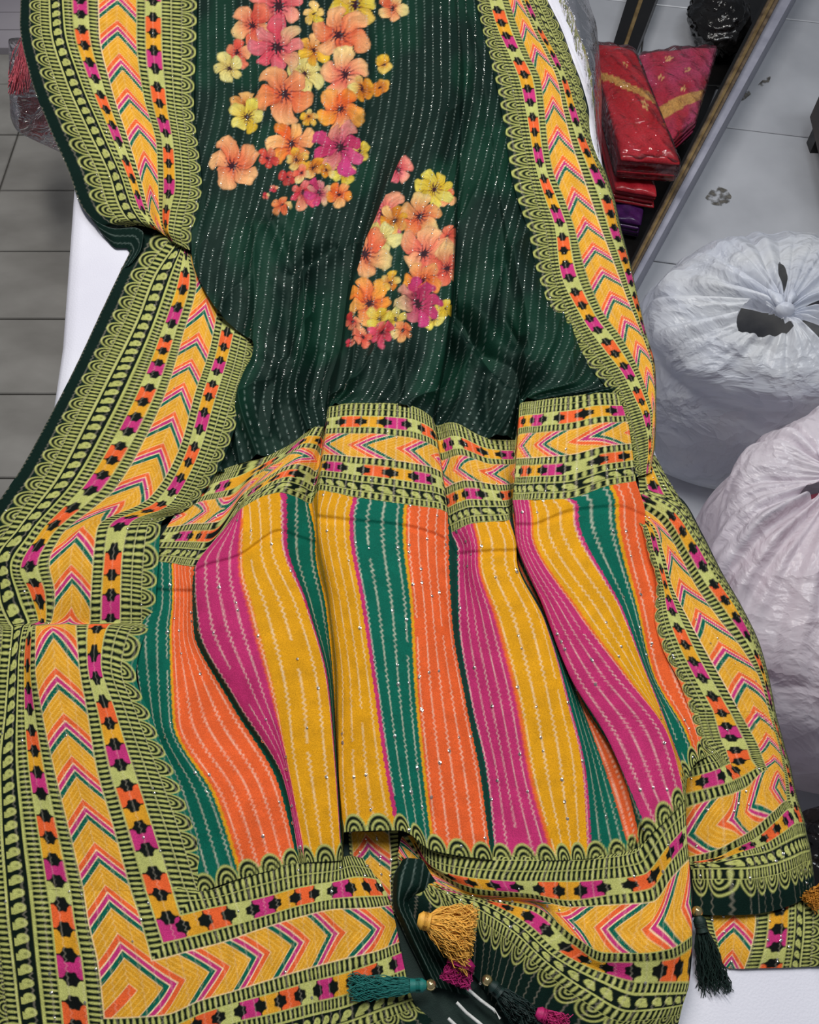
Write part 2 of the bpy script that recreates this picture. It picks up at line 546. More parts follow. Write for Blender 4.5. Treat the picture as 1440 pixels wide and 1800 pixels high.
# --- body field
yW = [-30, 150, 330, 440, 545, 612, 690]
bx = {  # column: x at each row, last point (row of the cross border), heights in cm
    0: ([338, 338, 350, 336, 381, 447, 420], (382, 838), [2.0, 2.2, 2.4, 2.4, 2.3, 1.4, .7]),
    1: ([420, 420, 412, 400, 432, 474, 450], (430, 812), [2.6, 2.8, 2.6, 2.6, 2.6, 1.6, .9]),
    2: ([500, 500, 492, 505, 512, 515, 505], (500, 790), [2.4, 2.6, 2.2, 3.4, 2.8, 2.2, 1.6]),
    3: ([580, 580, 570, 560, 556, 555, 548], (556, 752), [2.6, 2.8, 2.6, 1.7, 1.2, 1.2, 1.2]),
    4: ([700, 684, 652, 622, 606, 598, 575], (570, 756), [2.4, 2.2, 1.2, .8, .6, .6, .6]),
    5: ([764, 752, 688, 640, 612, 602, 588], (578, 716), [3.0, 3.4, 4.2, 4.5, 4.5, 4.3, 3.6]),
    6: ([781, 782, 744, 716, 704, 694, 672], (650, 708), [3.2, 3.8, 5.2, 5.7, 5.7, 5.4, 5.0]),
    7: ([796, 808, 799, 797, 791, 783, 768], (758, 734), [3.0, 3.3, 4.3, 4.8, 4.8, 4.2, 3.4]),
    8: ([801, 818, 808, 803, 797, 790, 774], (768, 748), [2.4, 2.2, 1.6, 1.4, 1.2, 1.1, 1.2]),
    9: ([808, 838, 848, 850, 842, 842, 848], (858, 772), [2.4, 2.6, 2.8, 3.0, 3.0, 2.8, 2.4]),
    10: ([814, 850, 872, 884, 882, 908, 908], (905, 772), [2.2, 2.2, 2.4, 2.2, 1.0, .6, .7]),
    11: ([817, 856, 880, 898, 915, 934, 921], (915, 710), [2.2, 2.4, 2.8, 3.0, 3.2, 3.5, 3.4]),
    12: ([822, 868, 890, 915, 960, 1000, 1000], (1004, 698), [2.2, 2.4, 2.6, 2.8, 3.0, 3.1, 3.0]),
    13: ([832, 884, 908, 942, 985, 1030, 1088], (1094, 694), [1.6, 1.6, 1.6, 1.7, 1.8, 1.8, 1.8]),
}
BODY = []
for r in range(7):
    BODY.append([(bx[c][0][r], yW[r], bx[c][2][r]) for c in range(14)])
BODY.append([(*bx[c][1], {0: 1.0, 1: 1.1, 2: 1.6, 3: 1.6, 4: .8, 5: 2.8, 6: 4.0, 7: 3.0, 8: 1.2, 9: 2.4, 10: .8, 11: 3.2, 12: 3.2, 13: 2.0}[c]) for c in range(14)])
BODY[6][12] = (1000, 676, 3.0)
BODY[6][13] = (1084, 680, 1.8)
BODY[6][11] = (921, 672, 3.4)
BODY[6][6] = (672, 676, 4.6)
BU = [0, 48, 86, 118, 150, 162, 222, 276, 290, 330, 372, 386, 440, 500]
BV = [-17, 83, 183, 244, 303, 340, 383, 410]

FLOWERS1 = [  # x, y, radius, petals, hue key
    (489, 5, 48, 6, 'pink'), (444, 40, 36, 5, 'coral'), (416, 88, 24, 5, 'coral'), (402, 116, 27, 5, 'cream'),
    (430, 180, 26, 4, 'gold'), (534, 128, 36, 6, 'cream'), (625, 6, 40, 6, 'yellow'), (690, 10, 24, 5, 'peach'), (552, 84, 27, 6, 'gold'),
    (486, 78, 50, 8, 'pink'), (597, 58, 48, 6, 'peach'), (607, 128, 44, 5, 'peachpink'), (500, 162, 51, 5, 'orange'),
    (434, 202, 32, 5, 'yellow'), (409, 286, 42, 5, 'peach'), (675, 104, 16, 2, 'gold'), (668, 147, 16, 2, 'gold'),
    (636, 152, 22, 5, 'gold'), (597, 191, 38, 5, 'orangey'), (545, 206, 16, 5, 'gold'), (512, 250, 38, 7, 'orangey'), (470, 275, 18, 5, 'red'),
    (604, 300, 22, 4, 'yellow'), (634, 262, 20, 4, 'yellow'), (597, 256, 45, 8, 'magenta'), (521, 277, 20, 5, 'gold'), (552, 294, 20, 4, 'gold'), (575, 299, 13, 4, 'gold'),
    (506, 309, 16, 4, 'red'), (528, 302, 15, 4, 'coral'), (534, 342, 24, 6, 'redpink'), (561, 337, 23, 8, 'magenta'), (597, 337, 22, 5, 'orangey'),
    (496, 363, 19, 5, 'orange'), (481, 327, 8, 4, 'redpink'), (468, 342, 7, 4, 'redpink'), (552, 20, 18, 5, 'yellow')]
FLOWERS2 = [
    (700, 300, 26, 4, 'pink'), (668, 335, 14, 4, 'gold'), (786, 345, 18, 4, 'peach'), (765, 328, 35, 7, 'yellow'), (676, 378, 44, 6, 'pink'), (739, 376, 40, 5, 'orange'), (695, 385, 24, 6, 'gold'),
    (672, 418, 30, 5, 'cream'), (786, 420, 22, 5, 'coral'), (644, 442, 45, 5, 'peach'), (746, 440, 45, 5, 'peachpink'), (786, 470, 34, 5, 'coral'),
    (744, 490, 34, 5, 'orangey'), (687, 492, 18, 5, 'gold'), (649, 528, 40, 7, 'orangey'), (760, 556, 20, 4, 'yellow'), (782, 540, 17, 4, 'yellow'),
    (737, 531, 43, 8, 'magenta'), (666, 555, 22, 5, 'yellow'), (697, 563, 18, 5, 'yellow'), (620, 568, 16, 5, 'red'),
    (670, 586, 22, 6, 'redpink'), (636, 590, 18, 5, 'coral'), (708, 584, 18, 5, 'orange'), (616, 604, 8, 4, 'redpink')]
HUE = {
    'pink': ((226, 120, 130), (206, 66, 84)), 'coral': ((232, 128, 96), (214, 78, 62)), 'cream': ((226, 216, 140), (206, 180, 96)),
    'gold': ((232, 184, 54), (196, 112, 30)), 'yellow': ((230, 214, 92), (206, 168, 40)), 'peach': ((240, 178, 120), (218, 96, 60)),
    'peachpink': ((244, 190, 130), (226, 104, 84)), 'orange': ((236, 158, 92), (214, 90, 52)), 'orangey': ((240, 168, 62), (222, 92, 36)),
    'magenta': ((208, 66, 130), (186, 48, 92)), 'red': ((222, 84, 60), (176, 44, 48)), 'redpink': ((222, 82, 110), (196, 48, 60))}


def flowers(out, px, py, lst, mask):
    qx = px + 5.0 * (vnoise(px / 13, py / 13, 21) - .5) + 2.2 * (vnoise(px / 5, py / 5, 23) - .5)
    qy = py + 5.0 * (vnoise(px / 13, py / 13, 22) - .5) + 2.2 * (vnoise(px / 5, py / 5, 24) - .5)
    for i, (cx, cy, r, n, hue) in enumerate(lst):
        r = r * 1.07
        R = 1.35 * r
        m0 = mask & (np.abs(px - cx) < R) & (np.abs(py - cy) < R)
        if not m0.any():
            continue
        x = qx[m0] - cx
        y = qy[m0] - cy
        th = np.arctan2(y, x) + i * 1.7 + 0.12 * np.sin(np.hypot(x, y) * 0.15 + i)
        d = np.hypot(x, y) / r
        ph = fr(th / (2 * math.pi) * n) - 0.5
        k = np.floor(th / (2 * math.pi) * n)
        k = np.mod(k, n)
        pl = 0.80 + 0.32 * hash2(k, 0 * k + i)
        edge = pl * (1 - 0.42 * (2 * np.abs(ph)) ** 3.2)
        ins = soft((edge - d) * r, 2.0)
        a, b = lin(HUE[hue][0]), lin(HUE[hue][1])
        g = np.clip(1.25 - d * 1.05 + 0.35 * (np.abs(ph) * 2) ** 2 + 0.9 * (hash2(k, k * 0 + 3 * i) - .5), 0, 1)[:, None]
        c = a * (1 - g) + b * g
        alt = lin(HUE['cream' if i % 2 else 'peachpink'][0])
        sw = (np.clip(hash2(k, k * 0 + 7 * i + 1) * 1.6 - 0.75, 0, 0.8) * np.clip(d * 1.3 - 0.15, 0, 1))[:, None]
        c = c * (1 - sw) + alt * sw
        vein = 0.68 + 0.42 * vnoise(th * n * 2.2, d * 2.0, i)
        c = c * vein[:, None]
        c = c * (1 - 0.25 * soft(0.035 * r - (edge - d) * r * 0.55, 1.5) * ins)[:, None]
        c = c * (1 - 0.5 * soft((np.abs(ph) - 0.475) * r * d, 1.2) * (d > 0.25))[:, None]
        cd = soft((0.17 + 0.06 * np.sin(9 * th) - d) * r, 2.0)
        c = c * (1 - cd[:, None]) + lin((52, 16, 30)) * cd[:, None]
        ring = band(d, 0.2, 0.33, 0.08) * (np.sin(th * 11) > 0.3) * (r > 20)
        c = c * (1 - 0.65 * ring[:, None]) + lin((96, 20, 40)) * 0.65 * ring[:, None]
        o = out[m0]
        o = o * (1 - ins[:, None]) + c * ins[:, None]
        out[m0] = o


def body_color(px, py, u, v, w_):
    out = np.zeros(px.shape + (3,)) + GREEN
    sheer_sheen = np.clip(vnoise(u / 26, v / 34, 5) * 1.5 - 0.65, 0, 0.5)  # green patches: doubled sheer cloth plus highlight sheen put into the colour
    over(out, lin((10, 58, 40)), sheer_sheen)
    flowers(out, px, py, FLOWERS1, w_ < 156)
    flowers(out, px, py, FLOWERS2, (w_ > 160) & (w_ < 283))
    flat_ = np.abs(np.gradient(u, axis=1)) < 0.22 * np.median(np.abs(np.gradient(u, axis=1)))
    keep_ = out.copy()
    a = thread(out, u, v, 8.2, 0.3, 0.5, 0.85, beads=True, tint=np.array((0.55, 0.7, 0.62)))
    out[flat_] = keep_[flat_]
    return out, np.where(flat_, 0, a * 0.7)




CREASES = [  # from, to (photo pixels on the cloth), depth cm, half width px
    ((788, 532), (932, 696), 2.6, 12), ((500, 470), (600, 428), 0.9, 9), ((470, 360), (512, 480), 0.8, 12), ((512, 480), (500, 640), 0.8, 14),
    ((480, 640), (462, 770), 0.9, 13), ((830, 60), (790, 300), 1.0, 12), ((880, 430), (925, 590), 0.9, 12),
    ((560, 600), (548, 720), 0.9, 12), ((850, 640), (868, 760), 0.8, 10), ((690, 610), (700, 705), 0.6, 12), ((440, 60), (425, 330), 0.5, 16), ((680, 30), (640, 250), 0.7, 16)]


def body_folds(u, v, px, py):
    dz = 0
    for (a_, b_, dep, hw) in CREASES:
        ax, ay = a_
        bx_, by_ = b_
        L_ = math.hypot(bx_ - ax, by_ - ay)
        ex_, ey_ = (bx_ - ax) / L_, (by_ - ay) / L_
        al_ = ((px - ax) * ex_ + (py - ay) * ey_) / L_
        d = (px - ax) * -ey_ + (py - ay) * ex_ + 5 * np.sin(al_ * 4 + ax)
        end = np.clip(al_ / 0.2, 0, 1) * np.clip((1 - al_) / 0.12, 0, 1)
        end = end * end * (3 - 2 * end)
        dz = dz - dep * end * (np.exp(-(d / hw) ** 2) - 0.45 * np.exp(-((np.abs(d) - 2.4 * hw) / (1.2 * hw)) ** 2))
    g = np.clip((v - 120) / 250.0, 0.15, 1)
    k = np.sin(u / 8.5 + 0.9 * np.sin(v / 70.0) + 0.004 * v * np.sin(u / 40.0))
    k2 = 1 - np.abs(np.sin(u / 17.0 - v / 95.0 + 1.2 * vnoise(u / 60, v / 80, 31)))
    k3 = 1 - np.abs(np.sin(u / 29.0 + v / 60.0 + 1.6 * vnoise(u / 50, v / 45, 37)))
    return dz + g * (0.22 * k + 1.15 * k2 ** 2.4) + 0.9 * np.clip(v / 200.0, 0, 1) * k3 ** 3 - 0.45


BUr = []
for r_ in BODY:
    x_ = np.concatenate([[0], np.cumsum([math.dist(r_[k][:2], r_[k + 1][:2]) for k in range(13)])])
    BUr.append((x_ - x_[6]) * 0.56 + 192)
sheet('body_field', BODY, BUr, BV, body_color, saree, 1.4, 0.28, 14, M['chiffon'], body_folds, BU)

# --- right border, upper
ruy = [-30, 50, 100, 140, 190, 250, 300, 350, 400, 465, 545, 600, 650, 690, 730, 780, 832]
ruv = [-100, -30, 16, 50, 91, 136, 173, 210, 250, 307, 377, 430, 475, 512, 548, 592, 640]
rus = [212, 196, 172, 138, 94, 62, 12, 0]
rux = [
    (828, 846, 852, 885, 905, 917, 947, 957), (847, 864, 874, 911, 938, 954, 985, 999), (859, 880, 897, 931, 963, 980, 1004, 1013),
    (871, 896, 913, 950, 980, 997, 1018, 1027), (881, 908, 924, 957, 990, 1012, 1031, 1041), (891, 920, 934, 963, 1005, 1032, 1044, 1047),
    (898, 930, 944, 972, 1022, 1054, 1063, 1065), (910, 942, 959, 992, 1039, 1076, 1080, 1081), (927, 958, 976, 1010, 1056, 1087, 1091, 1092),
    (944, 970, 984, 1026, 1078, 1104, 1107, 1108), (975, 1005, 1022, 1058, 1105, 1121, 1124, 1124), (1015, 1042, 1060, 1097, 1129, 1136, 1138, 1138),
    (1058, 1079, 1096, 1123, 1146, 1151, 1152, 1152), (1082, 1098, 1115, 1138, 1151, 1153, 1154, 1154), (1091, 1110, 1131, 1147, 1152, 1153, 1154, 1154),
    (1099, 1121, 1140, 1147, 1150, 1151, 1152, 1152), (1118, 1128, 1136, 1140, 1143, 1145, 1147, 1148)]
ruz = [2.0, 2.5, 2.9, 3.2, 3.0, 2.2, 0.2, -1.0]
RU = []
for i, y in enumerate(ruy):
    row = []
    drop = np.clip((y - 190) / 150.0, 0, 1)
    tl = -0.32 * np.clip((y - 400) / 150.0, 0, 1) + 0.10 * np.clip((150 - y) / 150.0, 0, 1)
    end = 1 - 0.5 * np.clip((y - 730) / 100.0, 0, 1)
    for k, s in enumerate(rus):
        x = rux[i][k]
        z = ruz[k] * end
        if s == 62: z -= 1.0 * drop
        if s == 12: z -= 3.5 * drop
        if s == 0: z -= 5.0 * drop
        row.append((x, y + tl * (x - rux[i][3]) * (1 if s > 60 else 0.4), z))
    RU.append(row)
sheet('side_border', RU, rus, ruv, border_color_factory(F_green, None, 30), saree, 1.45, 0.05, 15)

# --- cross border and striped panel
CU = [0, 34, 82, 88, 126, 166, 176, 192, 208, 252, 290, 336, 342, 388, 430, 466, 486, 492, 540, 578, 602, 626]
R5 = [(345, 850), (385, 828), (430, 812), (462, 805), (515, 778), (556, 750), (570, 750), (571, 756), (578, 715), (645, 708), (715, 711), (760, 735), (768, 748), (795, 742), (858, 770), (905, 774), (907, 768), (915, 709), (952, 703), (1003, 696), (1058, 690), (1096, 691)]
R6 = [(255, 985), (303, 990), (342, 996), (408, 912), (426, 893), (493, 866), (521, 874), (545, 885), (562, 862), (625, 874), (713, 887), (787, 902), (793, 936), (832, 920), (895, 914), (901, 905), (903, 898), (901, 879), (930, 879), (995, 877), (1074, 853), (1118, 846)]
R7 = [(255, 1040), (304, 1045), (338, 1045), (343, 1012), (421, 982), (495, 939), (520, 948), (556, 960), (558, 914), (618, 921), (711, 931), (789, 958), (805, 980), (841, 976), (908, 973), (906, 960), (907, 952), (906, 929), (935, 929), (1009, 904), (1085, 897), (1134, 913)]
R8 = [(235, 1115), (300, 1110), (341, 1112), (350, 1105), (439, 1074), (538, 1067), (548, 1067), (575, 1070), (581, 1067), (640, 1067), (724, 1067), (795, 1090), (807, 1090), (872, 1090), (957, 1090), (961, 1088), (963, 1085), (956, 1070), (1013, 1070), (1090, 1070), (1122, 1070), (1174, 1072)]
R9 = [(255, 1260), (306, 1267), (408, 1240), (416, 1232), (474, 1205), (573, 1195), (580, 1195), (587, 1200), (595, 1212), (661, 1212), (731, 1205), (818, 1230), (828, 1230), (908, 1230), (996, 1230), (1018, 1230), (1021, 1226), (1002, 1190), (1096, 1183), (1134, 1180), (1148, 1180), (1206, 1182)]
R10 = [(300, 1390), (378, 1400), (488, 1375), (499, 1372), (503, 1332), (587, 1330), (591, 1330), (593, 1330), (595, 1334), (678, 1334), (743, 1334), (844, 1360), (856, 1360), (931, 1360), (1025, 1360), (1066, 1360), (1092, 1350), (1066, 1295), (1173, 1288), (1176, 1286), (1204, 1282), (1232, 1280)]
R11 = [(350, 1570), (425, 1544), (524, 1520), (528, 1519), (538, 1517), (600, 1513), (603, 1511), (604, 1500), (604, 1464), (700, 1460), (762, 1496), (864, 1512), (872, 1513), (973, 1513), (1034, 1510), (1108, 1502), (1128, 1484), (1142, 1470), (1205, 1402), (1208, 1372), (1225, 1340), (1244, 1330)]
zz = {
    5: [.9, 1.0, .9, 1.2, 1.6, 1.8, 1.2, .6, 2.8, 4.0, 4.0, 3.0, 1.2, 2.6, 2.4, .9, .9, 3.2, 3.4, 3.4, 3.0, 2.0],
    6: [.8, 1.3, 1.0, 3.0, 4.0, 4.0, 2.6, .9, 3.2, 4.6, 4.6, 3.2, 1.6, 3.0, 2.8, 1.0, 1.0, 3.4, 4.0, 4.0, 3.0, 1.8],
    7: [.9, 1.6, .9, 2.8, 4.2, 4.4, 2.6, .8, 3.2, 4.7, 4.7, 3.2, 1.6, 3.2, 3.0, 1.0, 1.0, 3.4, 4.3, 4.0, 2.8, 1.4],
    8: [.8, 1.7, .9, 2.7, 4.2, 4.3, 2.6, .8, 3.0, 4.6, 4.6, 3.2, 1.5, 3.0, 3.0, 1.0, 1.0, 3.3, 4.4, 3.6, 2.2, 1.4],
    9: [.8, 2.4, 1.0, 2.3, 3.7, 3.8, 2.5, .8, 2.8, 4.2, 4.2, 3.0, 1.4, 2.8, 2.9, 1.0, 1.1, 3.0, 4.2, 3.4, 2.0, 1.4],
    10: [.9, 2.4, 1.2, 2.0, 2.8, 3.2, 2.2, .8, 2.6, 3.9, 3.8, 2.7, 1.4, 2.6, 2.7, 1.0, 1.4, 2.8, 3.8, 3.2, 2.2, 1.6],
    11: [1.4, 1.7, 1.7, 1.8, 2.0, 2.2, 1.8, .9, 2.8, 3.6, 3.2, 2.8, 2.0, 2.6, 2.6, 1.6, 2.2, 3.0, 3.4, 2.6, 2.2, 1.9]}


def row(R, z):
    return [(a[0], a[1], b) for a, b in zip(R, z)]


RM = []
for a, b, z5, z6 in zip(R5, R6, zz[5], zz[6]):
    RM.append(((a[0] + b[0]) / 2 + 1, (a[1] + b[1]) / 2 - 3, (z5 + z6) / 2 + 0.5))


def cross_color(px, py, u, v):
    t = np.where(u > 198, u * 0.94, -u * 0.94)
    c = border(v, t, GREEN)
    a = thread(c, u, v, 8.0, 0.5, 0.6, 0.5)
    return c, a


sheet('cross_border', [row(R5, zz[5]), RM, row(R6, zz[6])], CU, [197, 110, 23], cross_color, saree, 1.4, 0.10, 16)

STRIPES = [(-60, 34, S_TEAL), (34, 82, S_ORA), (82, 88, S_TEAL * 0.6), (88, 126, S_MAG), (126, 166, S_YEL), (166, 170, S_MAG), (170, 190, S_TEAL), (190, 250, S_YEL),
           (250, 254, S_MAG), (254, 290, S_TEAL), (290, 336, S_ORA), (336, 342, S_TEAL * 0.6), (342, 388, S_MAG), (388, 430, S_YEL), (430, 434, S_MAG),
           (434, 466, S_TEAL), (466, 486, S_ORA), (486, 492, S_TEAL), (492, 540, S_MAG), (540, 578, S_YEL), (578, 581, S_MAG), (581, 602, S_TEAL), (602, 700, S_ORA)]


def stripes_rgb(u, v):
    uu = u + 0.35 * np.sin(v * 0.9) + 0.25 * np.sin(v * 2.3)
    out = np.zeros(u.shape + (3,))
    for a, b, c in STRIPES:
        over(out, c, ((uu >= a) & (uu < b)) * 1.0)
    for c0 in (126, 388, 540):
        over(out, S_ORA, 0.85 * band(uu, c0 - 1.2, c0 + 2.6, 2.0))
    for c0 in (34, 290, 602):
        over(out, S_YEL, band(uu, c0 - 1.2, c0 + 1.4, 0.8))
    return out


def panel_color(px, py, u, v):
    out = stripes_rgb(u, v)
    lu = np.array((1.0, 0.9, 0.7))
    a = thread(out, u, v, 9.8, 0.85, 0.62, 0.9, tint=lu)
    # scallop row where the end border begins (v = distance to its base line)
    near = v < 17
    b = border(196 + np.maximum(v, 0), u * 1.0 + 4, out)
    out[near] = b[near]
    return out, np.where(near, 0, a)


PV = np.zeros((6, 22))
for c in range(22):
    rows_ = [R6[c], R7[c], R8[c], R9[c], R10[c], R11[c]]
    d = 0
    for r in range(4, -1, -1):
        d += max(6, math.dist(rows_[r], rows_[r + 1]) / 1.95)
        PV[r, c] = d


def press_crease(u, v):
    return 0


def smoothx(u, a, b):
    return np.clip((u - a) / (b - a), 0, 1)


rowsP = [row(R6, zz[6])]
# pressed crease: a narrow groove just above row 7
g7 = [(x, y - 4, z - 0.22) for (x, y, z) in row(R7, zz[7])]
p7 = [(x, y - 12, z + 0.05) for (x, y, z) in row(R7, zz[7])]
n7 = [(x, y + 6, z + 0.05) for (x, y, z) in row(R7, zz[7])]
rowsP += [p7, g7, n7]
PVn = np.vstack([PV[0], PV[1] + 6, PV[1] + 2, PV[1] - 3, PV[2], PV[3], PV[4], PV[5]])
rowsP += [row(R8, zz[8]), row(R9, zz[9]), row(R10, zz[10]), row(R11, zz[11])]
sheet('striped_panel', rowsP, CU, PVn, panel_color, saree, 1.5, 0.10, 17)

# --- end border below the middle pleats
B3b = [200, 196, 172, 150, 138, 94, 82, 62, 34, 12, -26]
B3 = [
    [(735, 1464), (732, 1466), (725, 1468), (716, 1469), (708, 1470), (700, 1499), (699, 1503), (699, 1507), (700, 1513), (708, 1558), (705, 1600)],
    [(757, 1490), (756, 1495), (757, 1521), (758, 1527), (759, 1531), (757, 1549), (757, 1552), (758, 1556), (762, 1561), (774, 1598), (768, 1655)],
    [(845, 1506), (843, 1511), (832, 1543), (843, 1563), (844, 1573), (850, 1579), (851, 1581), (852, 1584), (848, 1603), (848, 1650), (842, 1725)],
    [(938, 1506), (938, 1512), (925, 1549), (930, 1571), (932, 1579), (938, 1593), (936, 1601), (924, 1622), (905, 1641), (890, 1683), (868, 1765)],
    [(1008, 1506), (1005, 1512), (999, 1549), (1000, 1583), (1004, 1594), (1012, 1648), (1008, 1660), (985, 1674), (961, 1693), (938, 1718), (905, 1800)],
    [(1075, 1502), (1072, 1507), (1070, 1545), (1076, 1573), (1078, 1590), (1065, 1675), (1063, 1691), (1060, 1710), (1035, 1745), (1000, 1772), (960, 1845)],
    [(1118, 1492), (1116, 1498), (1130, 1537), (1142, 1563), (1146, 1585), (1127, 1676), (1128, 1691), (1127, 1727), (1105, 1779), (1080, 1815), (1040, 1870)],
    [(1150, 1458), (1154, 1456), (1172, 1490), (1178, 1517), (1182, 1541), (1180, 1668), (1182, 1685), (1175, 1727), (1160, 1775), (1140, 1812), (1110, 1870)],
    [(1200, 1399), (1204, 1404), (1206, 1452), (1208, 1482), (1211, 1511), (1217, 1645), (1217, 1664), (1212, 1727), (1200, 1768), (1192, 1802), (1180, 1860)],
    [(1203, 1404), (1206, 1408), (1207, 1456), (1209, 1485), (1212, 1515), (1217, 1650), (1216, 1668), (1211, 1730), (1199, 1770), (1190, 1805), (1178, 1860)]]
B3z = [
    [1.6, 1.6, 1.2, 1.1, 1.0, 1.4, 1.4, 1.4, 1.4, 1.6, .9], [2.2, 2.2, 2.0, 1.4, 1.2, 1.6, 1.6, 1.7, 1.8, 1.8, .8],
    [2.5, 2.6, 2.7, 2.4, 1.8, 1.2, 1.2, 1.4, 2.2, 1.8, .8], [2.4, 2.5, 2.6, 2.4, 2.0, 1.2, 1.4, 2.2, 2.5, 1.8, .8],
    [2.4, 2.5, 2.5, 2.3, 2.2, 3.0, 2.6, 2.2, 2.4, 1.8, .8], [2.3, 2.4, 2.4, 2.2, 2.2, 3.4, 3.0, 2.4, 2.4, 1.8, .8],
    [2.2, 2.3, 2.4, 2.3, 2.3, 3.6, 3.2, 2.6, 2.4, 1.8, .8], [2.8, 2.9, 3.0, 2.9, 2.9, 3.6, 3.2, 2.6, 2.3, 1.6, .8],
    [3.1, 3.2, 3.2, 3.0, 2.9, 3.0, 2.8, 2.2, 1.9, 1.4, .7], [1.4, 1.4, 1.2, 1.0, 1.0, 1.0, 1.0, .8, .7, .6, .5]]
B3t = [0, 32, 78, 122, 162, 198, 226, 250, 284, 292]
P3 = [[(*B3[c][r], B3z[c][r]) for c in range(10)] for r in range(11)]


def b3_color(px, py, u, v):
    c = border(np.maximum(v, 0), u, GREEN)
    a = thread(c, u, v, 11.5, 0.9, 0.6, 0.34)
    return c, a


sheet('end_border', P3, B3t, B3b, b3_color, saree, 1.45, 0.06, 18)

# --- inner fold seen between the two end-border pleats
IN = [[(612, 1458, .6), (645, 1462, .8), (700, 1460, .6)], [(615, 1500, .5), (655, 1510, .8), (700, 1500, .5)], [(620, 1560, .5), (660, 1565, .7), (697, 1560, .5)], [(630, 1615, .5), (665, 1615, .6), (698, 1605, .4)]]
sheet('end_border', IN, [90, 118, 146], [0, 26, 62, 92], border_color_factory(F_green, None, 20), saree, 1.6, 0.1, 19)

# --- rolled dark green hem loop
LOOP = [
    [(706, 1512, 1.4), (716, 1508, 2.0), (738, 1510, 2.2), (760, 1540, 1.8), (775, 1560, 1.2)],
    [(690, 1548, 1.2), (704, 1545, 2.8), (732, 1552, 2.6), (752, 1570, 1.4), (775, 1590, .9)],
    [(690, 1585, 1.2), (700, 1582, 2.9), (714, 1588, 1.6), (738, 1592, .5), (770, 1600, .7)],
    [(706, 1630, 1.1), (717, 1628, 2.7), (730, 1632, 1.4), (750, 1640, .5), (775, 1650, .7)],
    [(735, 1690, 1.0), (745, 1688, 2.2), (756, 1690, 1.2), (775, 1695, .6), (800, 1700, .7)],
    [(758, 1738, .8), (768, 1736, 1.4), (780, 1738, 1.0), (800, 1745, .7), (830, 1750, .7)]]


def plain_green(px, py, u, v):
    out = np.zeros(px.shape + (3,)) + GREEN * 1.15
    a = thread(out, u, v, 9.0, 0.6, 0.6, 0.4, tint=np.array((0.55, 0.7, 0.62)))
    return out, a


sheet('hem_fold', LOOP, [0, 8, 22, 40, 56], [0, 20, 38, 60, 90, 112], plain_green, saree, 1.8, 0.05, 20)

HEM = [
    [(140, 352, 1.2), (150, 366, 1.0), (160, 384, .4)],
    [(168, 388, 1.6), (176, 402, 1.3), (186, 420, .4)],
    [(205, 402, 1.8), (208, 416, 1.3), (206, 436, .4)],
    [(236, 400, 2.0), (234, 416, 1.4), (222, 436, .4)],
    [(252, 410, 1.9), (244, 430, 1.5), (228, 446, .4)],
    [(248, 436, 1.6), (238, 446, 1.3), (222, 458, .3)],
    [(232, 462, 1.0), (224, 468, .8), (212, 474, .2)]]
sheet('hem_fold', HEM, [0, 10, 24], [0, 20, 38, 54, 68, 80, 98], plain_green, saree, 1.8, 0.04, 25)

# --- right border, lower, and right corner
rls = [212, 172, 138, 94, 82, 62, 34, 0]
RLp = [
    [(1104, 906), (1107, 902), (1112, 896), (1120, 886), (1124, 878), (1130, 868), (1136, 858), (1146, 846)],
    [(1127, 925), (1136, 923), (1150, 926), (1162, 918), (1171, 909), (1181, 896), (1192, 884), (1198, 876)],
    [(1140, 975), (1151, 975), (1168, 976), (1196, 976), (1207, 967), (1222, 952), (1231, 944), (1236, 940)],
    [(1154, 1025), (1165, 1025), (1181, 1028), (1222, 1027), (1236, 1018), (1255, 1010), (1264, 1006), (1268, 1003)],
    [(1151, 1082), (1173, 1076), (1208, 1084), (1262, 1085), (1280, 1081), (1297, 1074), (1303, 1071), (1306, 1069)],
    [(1165, 1140), (1193, 1134), (1238, 1140), (1309, 1146), (1321, 1143), (1330, 1141), (1335, 1138), (1337, 1135)],
    [(1194, 1198), (1224, 1196), (1272, 1200), (1338, 1198), (1344, 1199), (1349, 1199), (1352, 1197), (1353, 1195)],
    [(1213, 1250), (1254, 1251), (1300, 1251), (1352, 1252), (1357, 1256), (1362, 1259), (1364, 1258), (1365, 1257)],
]
RLz = [[.8, .7, .7, .9, 1.2, 1.4, 1.0, -.5], [1.9, 1.4, 1.0, 1.2, 1.8, 2.2, 1.4, -1.0], [2.0, 1.2, .9, 1.3, 1.9, 2.2, 1.2, -2.0], [2.1, 1.3, 1.0, 1.5, 2.0, 2.0, 1.0, -2.5],
       [2.0, 1.8, 1.8, 1.8, 1.8, 1.5, 0.4, -3.0], [2.0, 2.2, 2.2, 1.9, 1.6, 1.1, 0.0, -3.5], [1.9, 2.2, 2.3, 1.7, 1.4, .9, -.2, -3.5], [1.8, 2.1, 2.2, 1.6, 1.3, .8, -.3, -3.5]]
RL = [[(*RLp[r][c], RLz[r][c]) for c in range(8)] for r in range(8)]


def F_right(px, py, u, v):
    return np.zeros(px.shape + (3,)) + S_ORA


sheet('side_border', RL, rls, [-22, 0, 40, 74, 118, 157, 199, 233], border_color_factory(F_right, None, -3), saree, 1.45, 0.05, 21)

